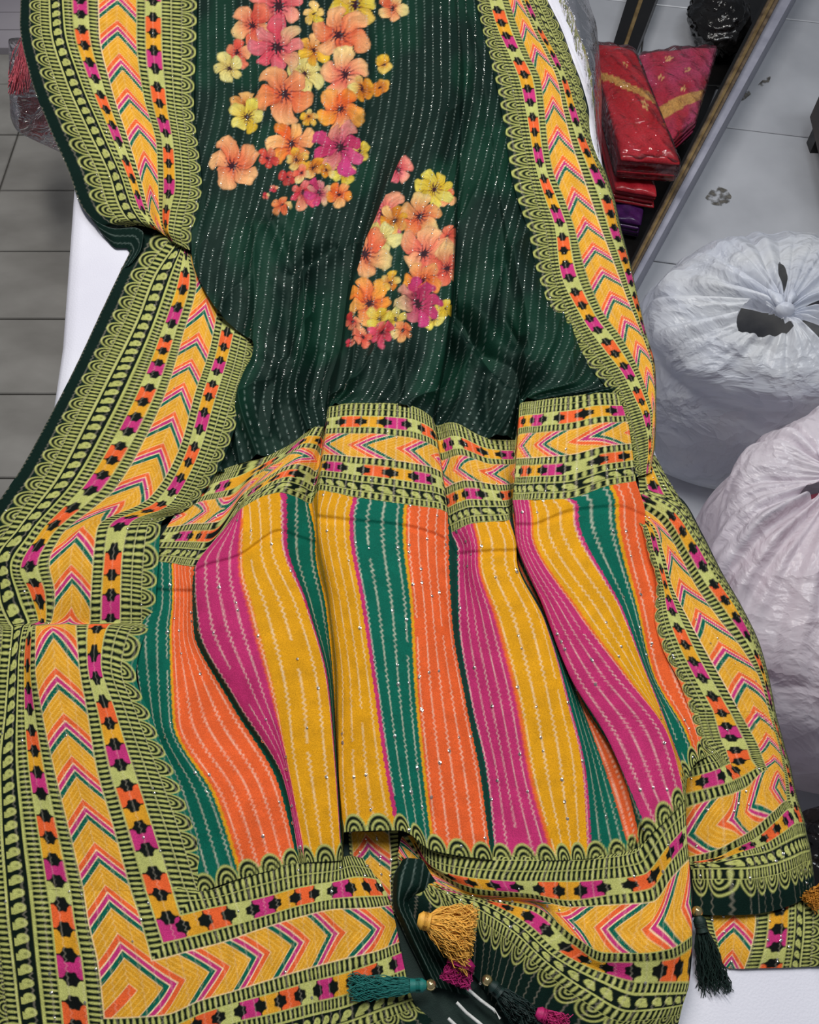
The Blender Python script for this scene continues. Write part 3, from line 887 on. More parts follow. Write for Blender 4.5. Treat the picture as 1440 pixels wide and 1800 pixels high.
MITRE_R = 488.0
RCk = [300, 255, 212, 172, 138, 94, 62, 0]
RCa = [250, 224, 212, 172, 138, 94, 62, 0]
RCb = [255, 205, 196, 172, 150, 138, 94, 82, 62, 50, 34, 24, 12, 0]
RCp = {
    300: [(1188, 1332), (1190, 1334), (1194, 1341), (1198, 1370), (1200, 1397), (1204, 1420), (1210, 1507), (1211, 1516), (1212, 1518), (1213, 1520), (1215, 1528), (1217, 1546), (1220, 1572), (1220, 1607)],
    255: [(1226, 1318), (1228, 1322), (1236, 1330), (1247, 1357), (1252, 1384), (1257, 1403), (1257, 1495), (1256, 1508), (1258, 1513), (1260, 1516), (1262, 1528), (1263, 1546), (1265, 1574), (1266, 1609)],
    212: [(1213, 1250), (1234, 1312), (1250, 1326), (1266, 1350), (1275, 1378), (1281, 1397), (1291, 1478), (1294, 1490), (1300, 1499), (1303, 1507), (1308, 1528), (1309, 1546), (1311, 1574), (1312, 1608)],
    172: [(1254, 1251), (1270, 1305), (1275, 1315), (1284, 1342), (1303, 1366), (1310, 1385), (1325, 1457), (1330, 1472), (1340, 1486), (1345, 1499), (1352, 1522), (1354, 1540), (1357, 1567), (1360, 1601)],
    138: [(1300, 1251), (1330, 1305), (1334, 1314), (1341, 1333), (1346, 1346), (1350, 1353), (1362, 1425), (1367, 1440), (1378, 1463), (1383, 1481), (1390, 1510), (1393, 1528), (1396, 1554), (1400, 1587)],
    94: [(1352, 1252), (1368, 1306), (1370, 1315), (1375, 1335), (1378, 1352), (1380, 1362), (1384, 1407), (1390, 1421), (1402, 1447), (1407, 1470), (1414, 1499), (1417, 1515), (1420, 1541), (1424, 1574)],
    62: [(1362, 1259), (1377, 1315), (1379, 1323), (1385, 1343), (1389, 1360), (1391, 1370), (1399, 1405), (1404, 1421), (1412, 1446), (1416, 1468), (1423, 1497), (1426, 1513), (1429, 1537), (1433, 1569)],
    0: [(1365, 1257), (1380, 1312), (1382, 1320), (1388, 1340), (1392, 1357), (1394, 1367), (1402, 1402), (1407, 1418), (1415, 1443), (1419, 1465), (1426, 1494), (1428, 1510), (1431, 1534), (1434, 1566)]}
RCz = {300: [.5] * 14, 255: [1.2, 1.3, 1.6, 1.8, 1.8, 1.7, 1.6, 1.2, 1.2, 1.3, 1.8, 1.8, 1.6, 1.2], 212: [1.7, 1.9, 2.0, 2.2, 2.1, 2.0, 1.8, 1.5, 1.4, 1.5, 2.0, 2.0, 1.8, 1.3],
       172: [2.1, 2.2, 2.3, 2.3, 2.2, 2.1, 2.0, 1.8, 1.6, 1.7, 2.0, 2.0, 1.8, 1.3], 138: [2.2] * 7 + [2.0, 1.8, 1.8, 1.9, 1.8, 1.6, 1.2],
       94: [1.6] * 7 + [1.6, 1.5, 1.5, 1.4, 1.3, 1.2, 1.0], 62: [.8] * 10 + [.8, .8, .8, .7], 0: [-3.5] * 14}
RC = [[(*RCp[a][r], RCz[a][r]) for a in RCk] for r in range(14)]
sheet('end_border', RC, RCa, [MITRE_R - b for b in RCb], border_color_factory(F_right, MITRE_R, -3), saree, 1.45, 0.05, 22)

# --- under layer corner peeping out below on the right
UC = [
    [(1225, 1590, .3), (1290, 1590, .5), (1330, 1588, .6), (1352, 1585, .6), (1388, 1580, .6), (1415, 1575, .5), (1445, 1570, .4), (1475, 1560, -1)],
    [(1235, 1625, .3), (1290, 1630, .6), (1328, 1630, .8), (1350, 1628, .8), (1386, 1625, .8), (1415, 1622, .7), (1448, 1620, .5), (1480, 1615, -1)],
    [(1250, 1660, .3), (1288, 1668, .6), (1320, 1670, .8), (1344, 1669, .8), (1382, 1667, .8), (1412, 1666, .7), (1448, 1664, .5), (1482, 1660, -1)],
    [(1262, 1688, .2), (1284, 1702, .3), (1309, 1703, .4), (1334, 1702, .4), (1376, 1701, .4), (1408, 1700, .4), (1447, 1698, .3), (1485, 1694, -1)]]
sheet('end_border', UC, [150, 116, 94, 82, 62, 34, 12, 0], [0, 26, 52, 76], border_color_factory(F_green, None, 10), saree, 1.6, 0.04, 23)

# --- fold of the side border just beside the tuck (outer face, right of the striped panel)
SF = [
    [(1120, 800, .8), (1135, 800, 1.2), (1146, 800, 1.0), (1152, 800, -1)],
    [(1122, 830, .7), (1145, 832, 1.2), (1164, 834, .9), (1170, 834, -1)],
    [(1124, 862, .6), (1155, 862, 1.2), (1182, 864, .8), (1188, 864, -1)],
    [(1126, 900, .5), (1170, 896, .8), (1205, 898, .4), (1210, 898, -1)]]
sheet('side_border', SF, [92, 70, 46, 30], [0, 20, 42, 66], border_color_factory(F_green, None, 5), saree, 1.6, 0.04, 24)

# --- the folded layers of plain green that lie under everything
outline = [(360, -40), (300, 60), (70, 60), (70, 120), (120, 210), (155, 290), (220, 380), (262, 440), (225, 500), (160, 640), (100, 760), (40, 860), (-20, 950), (-40, 1450), (-20, 1900),
           (740, 1900), (900, 1840), (1180, 1860), (1190, 1620), (1280, 1595), (1380, 1570), (1390, 1480), (1340, 1290), (1290, 1150), (1230, 1040), (1165, 900), (1110, 800), (1120, 640), (1080, 500), (1040, 320), (1000, 160), (940, -40)]
ctr = np.array([620, 850])
rings = []
for k, zc in ((0.02, .14), (0.5, .14), (0.9, .14), (0.985, .13), (1.0, .08)):
    rings.append([at(*(ctr + (np.array(p) - ctr) * k), T + zc / 100) for p in outline])
co = np.array([tuple(v) for r in rings for v in r])
mesh_obj('under_layer', co, grid_faces(5, len(outline), True), M['green_cloth'], saree)


# ------------------------------------------------------------------ sequins
def sheet_normals(X):
    du = np.gradient(X, axis=1)
    dv = np.gradient(X, axis=0)
    n = np.cross(du, dv)
    n /= np.linalg.norm(n, axis=-1, keepdims=True) + 1e-12
    n[n[..., 2] < 0] *= -1
    return n


def sequins(name, picks, rad, hole):
    rng = np.random.RandomState(5)
    V_, F_ = [], []
    K = 8
    for pos, nrm, r in picks:
        n = Vector(nrm) + Vector(rng.normal(0, 0.16, 3))
        n.normalize()
        a = n.orthogonal().normalized()
        b = n.cross(a)
        c = Vector(pos) + Vector(nrm) * 0.0011
        i0 = len(V_)
        for k in range(K):
            d = a * math.cos(k * 2 * math.pi / K) + b * math.sin(k * 2 * math.pi / K)
            V_.append(c + d * r)
            V_.append(c + d * r * hole + n * 0.0003)
        for k in range(K):
            k2 = (k + 1) % K
            F_.append((i0 + 2 * k, i0 + 2 * k2, i0 + 2 * k2 + 1, i0 + 2 * k + 1))
    o = mesh_obj(name, np.array([tuple(v) for v in V_]), np.array(F_), M['sequin'], saree, False)
    tag(o, kind='stuff')


rng = np.random.RandomState(3)
picks = []
dens = {'body_field': (1500, 8.2, 0.0009), 'striped_panel': (170, 9.8, 0.0015), 'side_border': (36, 11.5, 0.0010), 'end_border': (24, 11.5, 0.0012), 'cross_border': (40, 8.0, 0.0009)}
for (name, X, u, v, px, py, z) in SHEETS:
    if name not in dens:
        continue
    n, pitch, r = dens[name]
    N = sheet_normals(X)
    d = np.abs(u - np.round(u / pitch) * pitch)
    okm = (d < 0.7) & (N[..., 2] > 0.55) & (px > 0) & (px < 1440) & (py > -20) & (py < 1800)
    idx = np.argwhere(okm)
    if len(idx) == 0:
        continue
    for q in idx[rng.choice(len(idx), min(n, len(idx)), replace=False)]:
        picks.append((X[q[0], q[1]], N[q[0], q[1]], r * rng.uniform(0.75, 1.25)))
sequins('sequins', picks, 0.0012, 0.35)


# ------------------------------------------------------------------ tassels
def tube(pts, rad, sides=4):
    pts = [Vector(p) for p in pts]
    V_, F_ = [], []
    for i, p in enumerate(pts):
        t = (pts[min(i + 1, len(pts) - 1)] - pts[max(i - 1, 0)]).normalized()
        a = t.orthogonal().normalized()
        b = t.cross(a)
        r = rad[i] if isinstance(rad, (list, tuple)) else rad
        for k in range(sides):
            an = 2 * math.pi * k / sides
            V_.append(p + (a * math.cos(an) + b * math.sin(an)) * r)
    for i in range(len(pts) - 1):
        for k in range(sides):
            k2 = (k + 1) % sides
            F_.append((i * sides + k, i * sides + k2, (i + 1) * sides + k2, (i + 1) * sides + k))
    return V_, F_


def join(parts):
    V_, F_ = [], []
    for v, f in parts:
        o = len(V_)
        V_ += [tuple(x) for x in v]
        F_ += [tuple(i + o for i in q) for q in f]
    return V_, F_


def ball(c, r, sx=1, sy=1, sz=1, n=8, m=12):
    V_, F_ = [], []
    for i in range(n + 1):
        ph = math.pi * i / n
        for j in range(m):
            th = 2 * math.pi * j / m
            V_.append((c[0] + r * sx * math.sin(ph) * math.cos(th), c[1] + r * sy * math.sin(ph) * math.sin(th), c[2] + r * sz * math.cos(ph)))
    for i in range(n):
        for j in range(m):
            F_.append((i * m + j, i * m + (j + 1) % m, (i + 1) * m + (j + 1) % m, (i + 1) * m + j))
    return V_, F_


def tassel(p0, p1, z, spread, color, n=90, bead=True, label=None, seed=0, curl=0.0, wrap=0.006, parent=None, zend=None):
    """p0 head pixel, p1 tip pixel, z height (m above table)"""
    r = np.random.RandomState(seed)
    a = at(*p0, T + z)
    b = at(*p1, T + (z if zend is None else zend))
    ax = b - a
    L = ax.length
    ax.normalize()
    side = ax.cross(Vector((0, 0, 1))).normalized()
    up = side.cross(ax)
    c1 = [int(x * 0.88) for x in color]
    mt = noise_mat('tassel_thread', c1, color, 300, 0.55, 0.2, 1200)
    parts = []
    for k in range(n):
        th = r.uniform(0, 2 * math.pi)
        q = math.sqrt(r.uniform(0, 1))
        off = side * math.cos(th) * q + up * math.sin(th) * q
        ln = L * r.uniform(0.82, 1.02)
        wob = r.uniform(-1, 1)
        pts = []
        for i in range(9):
            s = i / 8
            rad = wrap * (0.8 + 0.2 * s) if s < 0.15 else wrap + (spread - wrap) * ((s - 0.15) / 0.85) ** 0.7
            o_ = side * (math.cos(th) * q * rad) + up * (math.sin(th) * q * rad * 0.55)
            p = a + ax * (ln * s) + o_ + side * (curl * s * s) + side * (0.003 * math.sin(s * 18 + wob * 3) * s) - Vector((0, 0, 0.004 * s))
            if p.z < T + 0.004 and zend is None:
                p.z = T + 0.004
            pts.append(p)
        parts.append(tube(pts, 0.0005, 3))
    v, f = join(parts)
    o = mesh_obj('tassel', np.array(v), f, mt, parent or saree)
    if label:
        o['label'] = label
    v, f = join([tube([a - ax * 0.004, a, a + ax * 0.003, a + ax * L * 0.16], [wrap * .6, wrap * 1.05, wrap * .85, wrap * 1.05], 12)]
                + [tube([a + ax * (0.002 + i * 0.0011) + (side * math.cos(t_) + up * math.sin(t_)) * wrap * 0.98 for t_ in np.linspace(0, 6.2832, 13)], 0.0005, 4) for i in range(4)])
    w_ = mesh_obj('wrapped_knot', np.array(v), f, mt, o)
    if bead:
        v, f = ball(a - ax * 0.008, 0.0052)
        mesh_obj('bead', np.array(v), f, M['bead'], o)
    return o


tassel((742, 1618), (836, 1640), 0.042, 0.030, (255, 190, 76), 420, False, 'large mustard yellow thread tassel', 1, 0.006, 0.008)
tassel((742, 1732), (612, 1736), 0.030, 0.011, (14, 120, 112), 120, True, 'teal thread tassel with gold bead', 2)
tassel((868, 1735), (948, 1815), 0.024, 0.016, (14, 44, 40), 120, True, 'dark green tassel beside the hem', 3)
tassel((1230, 1618), (1262, 1748), 0.018, 0.016, (14, 44, 36), 130, True, 'dark green tassel hanging over the white sheet', 4, zend=0.006)
tassel((812, 1690), (800, 1732), 0.030, 0.014, (200, 30, 120), 130, False, 'small magenta thread tuft', 5, 0, 0.013)
tassel((950, 1782), (1000, 1808), 0.028, 0.012, (200, 30, 110), 70, False, 'magenta tassel end at the lower hem', 6)
tassel((1450, 1560), (1424, 1590), 0.02, 0.010, (226, 150, 44), 70, False, 'mustard tassel at the right hem', 7)
cm = noise_mat('white_cord', (200, 200, 196), (230, 230, 226), 200, 0.6, 0.3)
for pts in ([(822, 1738), (845, 1758), (868, 1775), (880, 1790)], [(803, 1762), (820, 1780), (845, 1800), (860, 1815)], [(788, 1790), (805, 1806), (820, 1820)]):
    cps = [at(x, y, T + 0.018) for x, y in pts]
    v, f = tube(cps, 0.0016, 6)
    mesh_obj('white_cord', np.array([tuple(q) for q in v]), f, cm, saree)

# ------------------------------------------------------------------ the white bed
bedo = [(-0.66, 2.1), (-0.60, 1.6), (-0.545, 1.2), (-0.492, 0.82), (-0.47, 0.55), (-0.47, 0.2), (-0.48, -0.35), (0.42, -0.35), (0.415, 0.0), (0.395, 0.15), (0.36, 0.4), (0.325, 0.65), (0.318, 1.1), (0.318, 1.6), (0.32, 2.1)]
bc = np.array([-0.08, 0.85])
rings = []
for k, z in ((0.02, T), (0.5, T), (0.93, T), (0.965, T - 0.003), (0.985, T - 0.012), (0.997, T - 0.03), (1.0, T - 0.06), (1.0, 0.3), (1.0, 0.02)):
    rr = []
    # resample outline densely for sheet drape ripples
    n = len(bedo)
    for i in range(n):
        p, q = np.array(bedo[i]), np.array(bedo[(i + 1) % n])
        for s in np.linspace(0, 1, 8, endpoint=False):
            w_ = p + (q - p) * s
            d = w_ - bc
            rip = 0.008 * math.sin((i + s) * 5.3) * (0 if z > T - 0.05 else (T - z) * 1.6)
            rr.append(tuple(bc + d * (k + rip)) + (z,))
    rings.append(rr)
co = np.array([v for r in rings for v in r])
bed = mesh_obj('bed', co, grid_faces(len(rings), len(rings[0]), True), M['sheet'])
tag(bed, 'low bed draped with a plain white sheet under the green saree', 'bed')

# ------------------------------------------------------------------ floor
def box_mesh(name, x0, x1, y0, y1, z0, z1, bev=0.002):
    v = []
    for z, b in ((z0, 0), (z1 - bev, 0), (z1, bev)):
        v += [(x0 + b, y0 + b, z), (x1 - b, y0 + b, z), (x1 - b, y1 - b, z), (x0 + b, y1 - b, z)]
    f = []
    for r in range(2):
        for k in range(4):
            k2 = (k + 1) % 4
            f.append((r * 4 + k, r * 4 + k2, (r + 1) * 4 + k2, (r + 1) * 4 + k))
    f += [(8, 9, 10, 11), (3, 2, 1, 0)]
    me = bpy.data.meshes.new(name)
    me.from_pydata(v, [], f)
    me.update()
    return me


floor = mesh_obj('floor', np.array([(-2.6, -0.8, -0.006), (2.6, -0.8, -0.006), (2.6, 3.6, -0.006), (-2.6, 3.6, -0.006), (-2.6, -0.8, -0.1), (2.6, -0.8, -0.1), (2.6, 3.6, -0.1), (-2.6, 3.6, -0.1)]),
                 [(0, 1, 2, 3), (7, 6, 5, 4), (0, 4, 5, 1), (1, 5, 6, 2), (2, 6, 7, 3), (3, 7, 4, 0)], M['grout'], None, False)
tag(floor, kind='structure')
floor['label'] = 'grey tiled shop floor around the bed'
tm = box_mesh('tile', -0.1035, 0.1035, -0.1035, 0.1035, -0.006, 0.0)
tm.materials.append(M['tile_dark'])
r = np.random.RandomState(2)
for i in range(5):
    for j in range(12):
        o = bpy.data.objects.new('tile', tm)
        COL.objects.link(o)
        o.parent = floor
        o.location = (-0.911 - 0.21 * i, 0.42 + 0.21 * j - 0.0, r.uniform(-0.0008, 0.0008))
        o.rotation_euler = (0, 0, r.uniform(-0.004, 0.004))
        if i == 0:
            o.location.x = -0.806
            o.scale.x = 2.0
for j in range(0):
    o = bpy.data.objects.new('tile', tm)
    COL.objects.link(o)
    o.parent = floor
    o.location = (-0.701, 0.42 + 0.21 * j, r.uniform(-0.0008, 0.0008))
tm2 = box_mesh('tile', -0.438, 0.438, -0.258, 0.258, -0.006, 0.0)
tm2.materials.append(M['tile_light'])
ang = math.radians(-11)
e1 = Vector((math.cos(ang), math.sin(ang), 0))
e2 = Vector((-math.sin(ang), math.cos(ang), 0))
org = at(1265, 222, 0) + e1 * 0.22
for i in range(-2, 3):
    for j in range(-4, 3):
        p = org + e1 * (0.88 * i) + e2 * (0.52 * j + 0.26)
        if p.x < -0.1 or p.x > 2.2:
            continue
        o = bpy.data.objects.new('tile', tm2)
        COL.objects.link(o)
        o.parent = floor
        o.location = p + Vector((0, 0, r.uniform(-0.0006, 0.0006)))
        o.rotation_euler = (0, 0, ang)

# worn mud marks on the pale tiles
nt_, p_ = nodes_of(M['stain'])
n_ = nt_.nodes.new('ShaderNodeTexNoise')
n_.inputs['Scale'].default_value = 55
n_.inputs['Detail'].default_value = 6
tc_ = nt_.nodes.new('ShaderNodeTexCoord')
nt_.links.new(tc_.outputs['Object'], n_.inputs['Vector'])
mr_ = nt_.nodes.new('ShaderNodeMapRange')
mr_.inputs['From Min'].default_value = 0.42
mr_.inputs['From Max'].default_value = 0.6
nt_.links.new(n_.outputs['Fac'], mr_.inputs['Value'])
nt_.links.new(mr_.outputs['Result'], p_.inputs['Alpha'])


def blot(pts, name='mud_mark', h=0.0006):
    P_ = [at(x, y, 0.0) for x, y in pts]
    v = [(p.x, p.y, 0.0008) for p in P_] + [(p.x, p.y, 0.0008 + h) for p in P_]
    n = len(P_)
    f = [tuple(range(n, 2 * n))] + [(i, (i + 1) % n, n + (i + 1) % n, n + i) for i in range(n)]
    return mesh_obj(name, np.array(v), f, M['stain'], floor, False)


blot([(1263, 193), (1272, 178), (1286, 168), (1294, 160), (1296, 170), (1284, 184), (1270, 194)])
blot([(1290, 178), (1304, 168), (1316, 158), (1320, 166), (1308, 176), (1296, 180)])
blot([(1302, 140), (1308, 122), (1319, 118), (1314, 132), (1308, 146)])
blot([(1332, 150), (1342, 140), (1356, 134), (1352, 144), (1340, 152)])
blot([(1240, 348), (1250, 334), (1262, 328), (1278, 334), (1286, 346), (1282, 356), (1268, 362), (1252, 360)])

# ------------------------------------------------------------------ low edge rail and beam beside the tray
def prism(name, quad, z0, z1, mat, parent=None, bev=0.004):
    """quad: four world xy corners; a slab with a chamfered top"""
    c = np.mean([np.array(q[:2]) for q in quad], axis=0)
    v = []
    for z, b in ((z0, 0.0), (z1 - bev, 0.0), (z1, bev)):
        for q in quad:
            d = c - np.array(q[:2])
            d = d / (np.linalg.norm(d) + 1e-9)
            v.append((q[0] + d[0] * b, q[1] + d[1] * b, z))
    f = []
    for r_ in range(2):
        for k in range(4):
            k2 = (k + 1) % 4
            f.append((r_ * 4 + k, r_ * 4 + k2, (r_ + 1) * 4 + k2, (r_ + 1) * 4 + k))
    f += [(8, 9, 10, 11), (3, 2, 1, 0)]
    return mesh_obj(name, np.array(v), f, mat, parent, False)


rail = empty('edge_rail', at(1230, 240, 0))
tag(rail, 'worn brown and lilac rail running diagonally beside the red saree packets', 'rail')


def strip(name, a0, a1, b0, b1, z0, z1, mat, parent):
    """strip between pixel lines a (left edge) and b (right edge), top at z1"""
    def ext(p, q, z):
        P_, Q_ = at(*p, z), at(*q, z)
        d = (Q_ - P_)
        return P_ - d * 0.35, Q_ + d * 0.28
    A0, A1 = ext(a0, a1, z1)
    B0, B1_ = ext(b0, b1, z1)
    o = prism(name, [A1, B1_, B0, A0], z0, z1, mat, None, 0.002)
    return put(o, parent)


strip('black_edge', (1343, 0), (1117, 443), (1349, 0), (1121, 443), 0.0, 0.105, M['black'], rail)
strip('wood_strip', (1349, 0), (1121, 443), (1355, 0), (1125, 443), 0.0, 0.10, M['wood'], rail)
strip('brass_strip', (1355, 0), (1125, 443), (1361, 0), (1129, 443), 0.0, 0.104, M['gold'], rail)
strip('wood_strip', (1361, 0), (1129, 443), (1369, 0), (1134, 443), 0.0, 0.098, M['wood'], rail)
strip('metal_strip', (1369, 0), (1134, 443), (1391, 0), (1147, 443), 0.0, 0.085, M['lilac'], rail)

beam = empty('door_track', at(1110, 30, 0))
tag(beam, 'black track with a thin brass line lying on pale tiles behind red packets', 'track')
strip('black_edge', (1105, -10), (1077, 80), (1126, -10), (1096, 80), 0.0, 0.05, M['black'], beam)
strip('brass_strip', (1126, -10), (1096, 80), (1134, -10), (1103, 80), 0.0, 0.046, M['gold'], beam)
strip('black_edge', (1134, -10), (1103, 80), (1157, -10), (1123, 80), 0.0, 0.05, M['black'], beam)

tray = empty('tray_board', at(1120, 330, 0))
tag(tray, 'black low board under the stacked red packets', 'board')
put(prism('board', [at(1000, 500, 0.012), at(1118, 500, 0.012), at(1262, 150, 0.012), at(1000, 140, 0.012)], 0.001, 0.012, M['black']), tray)
put(prism('board', [at(1225, 150, 0.012), at(1300, 150, 0.012), at(1385, -30, 0.012), at(1255, -30, 0.012)], 0.001, 0.011, M['black']), tray)


# ------------------------------------------------------------------ plastic wrapped packets
def plastic_mat(name, tint, base=0.03, rough=0.06, scale=22, bump=0.9):
    """clear film: see-through, mirror glints where it crinkles, more at grazing angles"""
    m = bpy.data.materials.new(name)
    m.use_nodes = True
    nt = m.node_tree
    nt.nodes.remove(nt.nodes['Principled BSDF'])
    out = nt.nodes['Material Output']
    tr = nt.nodes.new('ShaderNodeBsdfTransparent')
    gl = nt.nodes.new('ShaderNodeBsdfGlossy')
    gl.inputs['Color'].default_value = (*lin(tint), 1)
    gl.inputs['Roughness'].default_value = rough
    tc = nt.nodes.new('ShaderNodeTexCoord')
    n = nt.nodes.new('ShaderNodeTexNoise')
    n.inputs['Scale'].default_value = scale
    n.inputs['Detail'].default_value = 3
    n.inputs['Distortion'].default_value = 1.4
    nt.links.new(tc.outputs['Object'], n.inputs['Vector'])
    b = nt.nodes.new('ShaderNodeBump')
    b.inputs['Strength'].default_value = bump
    b.inputs['Distance'].default_value = 0.012
    nt.links.new(n.outputs['Fac'], b.inputs['Height'])
    nt.links.new(b.outputs['Normal'], gl.inputs['Normal'])
    fz = nt.nodes.new('ShaderNodeFresnel')
    fz.inputs['IOR'].default_value = 1.45
    nt.links.new(b.outputs['Normal'], fz.inputs['Normal'])
    ad = nt.nodes.new('ShaderNodeMath')
    ad.operation = 'MULTIPLY_ADD'
    ad.inputs[1].default_value = 0.9
    ad.inputs[2].default_value = base
    ad.use_clamp = True
    nt.links.new(fz.outputs[0], ad.inputs[0])
    mx = nt.nodes.new('ShaderNodeMixShader')
    nt.links.new(ad.outputs[0], mx.inputs[0])
    nt.links.new(tr.outputs[0], mx.inputs[1])
    nt.links.new(gl.outputs[0], mx.inputs[2])
    nt.links.new(mx.outputs[0], out.inputs[0])
    return m


M['clear'] = plastic_mat('clear_plastic_wrap', (240, 238, 240))


def section(w, h, ex, ez, K):
    """superellipse section, evenly spaced round its rim"""
    a = np.linspace(0, 2 * math.pi, 1441)
    x = np.sign(np.cos(a)) * np.abs(np.cos(a)) ** ex * w
    z = np.sign(np.sin(a)) * np.abs(np.sin(a)) ** ez * h
    l = np.concatenate([[0], np.cumsum(np.hypot(np.diff(x), np.diff(z)))])
    q = np.linspace(0, l[-1], K, endpoint=False)
    return np.interp(q, l, x), np.interp(q, l, z)


def slab(quad, th, L=48, K=110, puff=0.006, seed=0, grow=0.0, crumple=0.0015):
    """soft folded slab: closed skin over a quad (A,B,C,D = far left, far right, near right, near left, top level) with rounded rims"""
    A, B, C, D = [np.array(tuple(q)) for q in quad]
    V_, UV = [], []
    st = np.concatenate([[0, .004, .012, .028], np.linspace(.05, .95, L), [.972, .988, .996, 1]])
    for s_ in st:
        e = min(1.0, math.sqrt(max(0.0, 1 - (1 - min(1, min(s_, 1 - s_) / .04)) ** 2)))
        l = A + (D - A) * s_
        rr = B + (C - B) * s_
        wv = rr - l
        wl = np.linalg.norm(wv)
        mid = (l + rr) / 2
        hx, hz = section(wl / 2 + grow, th / 2 + grow, 0.16, 0.6, K)
        top = hz / (th / 2 + grow)
        z = mid[2] - th / 2 + hz * (0.25 + 0.75 * e)
        xx = hx * (0.96 + 0.04 * e)
        up = np.clip(top, 0, 1)
        z = z + up * puff * (1 - (hx / (wl / 2 + grow)) ** 2) * e
        z = z + up * crumple * (np.sin(hx * 70 + s_ * 9 + seed) * np.sin(s_ * 15 + seed * 2) + 0.6 * np.sin(hx * 160 - s_ * 30 + seed))
        P_ = mid[None, :2] + xx[:, None] * (wv / wl)[None, :2]
        V_.append(np.column_stack([P_, z]))
        UV.append(np.column_stack([hx / wl + 0.5, np.full(K, s_), top]))
    V_ = np.vstack(V_)
    n = len(st)
    F_ = [tuple(f) for f in grid_faces(n, K, True).tolist()]
    F_.append(tuple(range(K - 1, -1, -1)))
    F_.append(tuple((n - 1) * K + k for k in range(K)))
    return V_, F_, np.vstack(UV)


def packet_rgba(UV, base, base2, bandpos, motifs, gold=(196, 158, 84), seed=0):
    x, s, top = UV[:, 0], UV[:, 1], UV[:, 2]
    n = vnoise(x * 5 + seed, s * 6, seed)[:, None]
    rgb = lin(base) * (1 - n) + lin(base2) * n
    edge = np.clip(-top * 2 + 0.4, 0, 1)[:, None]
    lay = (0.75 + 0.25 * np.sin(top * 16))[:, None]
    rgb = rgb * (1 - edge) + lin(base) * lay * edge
    if bandpos:
        a, b, sl = bandpos
        m = ((s + sl * (x - .5) > a) & (s + sl * (x - .5) < b) & (top > -0.3))[:, None] * 0.85
        rgb = rgb * (1 - m) + lin(gold) * (0.8 + 0.5 * vnoise(x * 40, s * 60, 4)[:, None]) * m
    for mx, ms, r_ in motifs:
        dx, ds = (x - mx) * 1.0, (s - ms) * 1.6
        d = np.hypot(dx, ds)
        th = np.arctan2(ds, dx)
        m = ((d < r_ * (0.8 + 0.25 * np.cos(5 * th))) & (d > r_ * 0.3) & (top > 0))[:, None] * 0.8
        rgb = rgb * (1 - m) + lin((226, 190, 120)) * m
    return np.concatenate([rgb, np.zeros((len(x), 1))], 1)


def packet(label, quadpx, ztop, th, base, base2, bandpos, motifs, seed, layers=4, group='plastic wrapped sarees stacked beside the bed', wrap=True):
    quad = [at(x, y, ztop) for x, y in quadpx]
    c = sum(quad, Vector()) / 4
    e = empty('saree_packet', (c.x, c.y, ztop - th))
    r_ = np.random.RandomState(seed + 40)
    lt = th / layers
    dl = (quad[3] - quad[0]).normalized()
    dw = (quad[1] - quad[0]).normalized()
    for k in range(layers):
        j = 0.0 if k == 0 else r_.uniform(-0.006, 0.004)
        i = 0.0 if k == 0 else r_.uniform(-0.004, 0.004)
        qd = [q + dl * (j if n_ > 1 else -j * 0.4) + dw * i - Vector((0, 0, lt * k)) for n_, q in enumerate(quad)]
        V_, F_, UV = slab(qd, lt * 1.02, seed=seed + k, puff=0.005 if k == 0 else 0.0, crumple=0.0016 if k == 0 else 0.0004)
        o = mesh_obj('fold_layer', V_, F_, M['packet_cloth'], None, True, packet_rgba(UV, base, base2, bandpos, motifs if k == 0 else [], seed=seed))
        put(o, e)
    if wrap:
        V_, F_, UV = slab(quad, th, seed=seed + 3, grow=0.005, puff=0.010, crumple=0.003)
        put(mesh_obj('plastic_wrap', V_, F_, M['clear'], None, True), e)
    tag(e, label, 'packet', group)
    return e


PC = [[(968, -30, .56), (990, -30, .585), (1012, -30, .56), (1024, -30, .48)], [(1004, 60, .56), (1020, 56, .585), (1040, 52, .55), (1050, 50, .46)],
      [(1026, 130, .55), (1040, 126, .58), (1050, 122, .54), (1056, 120, .45)], [(1040, 200, .54), (1046, 200, .565), (1054, 198, .52), (1058, 196, .44)],
      [(1046, 262, .53), (1050, 262, .55), (1055, 262, .50), (1058, 262, .42)], [(1058, 318, .52), (1060, 318, .53), (1063, 318, .48), (1066, 318, .40)]]
PC = np.array(PC)
D_ = pchip(np.arange(6), PC, np.linspace(0, 5, 60))
D_ = np.swapaxes(pchip(np.arange(4), np.swapaxes(D_, 0, 1), np.linspace(0, 3, 30)), 0, 1)
X_, Y_, Z_ = unproj(D_[..., 0], D_[..., 1], D_[..., 2])
Z_ = Z_ + 0.006 * waves(X_ * 90, Y_ * 60, 1.0, 4)
o = mesh_obj('plastic_cover', np.stack([X_, Y_, Z_], -1).reshape(-1, 3), grid_faces(60, 30), M['clear'])
tag(o, 'clear crinkled plastic cover hanging between saree edge and red packets', 'plastic cover')

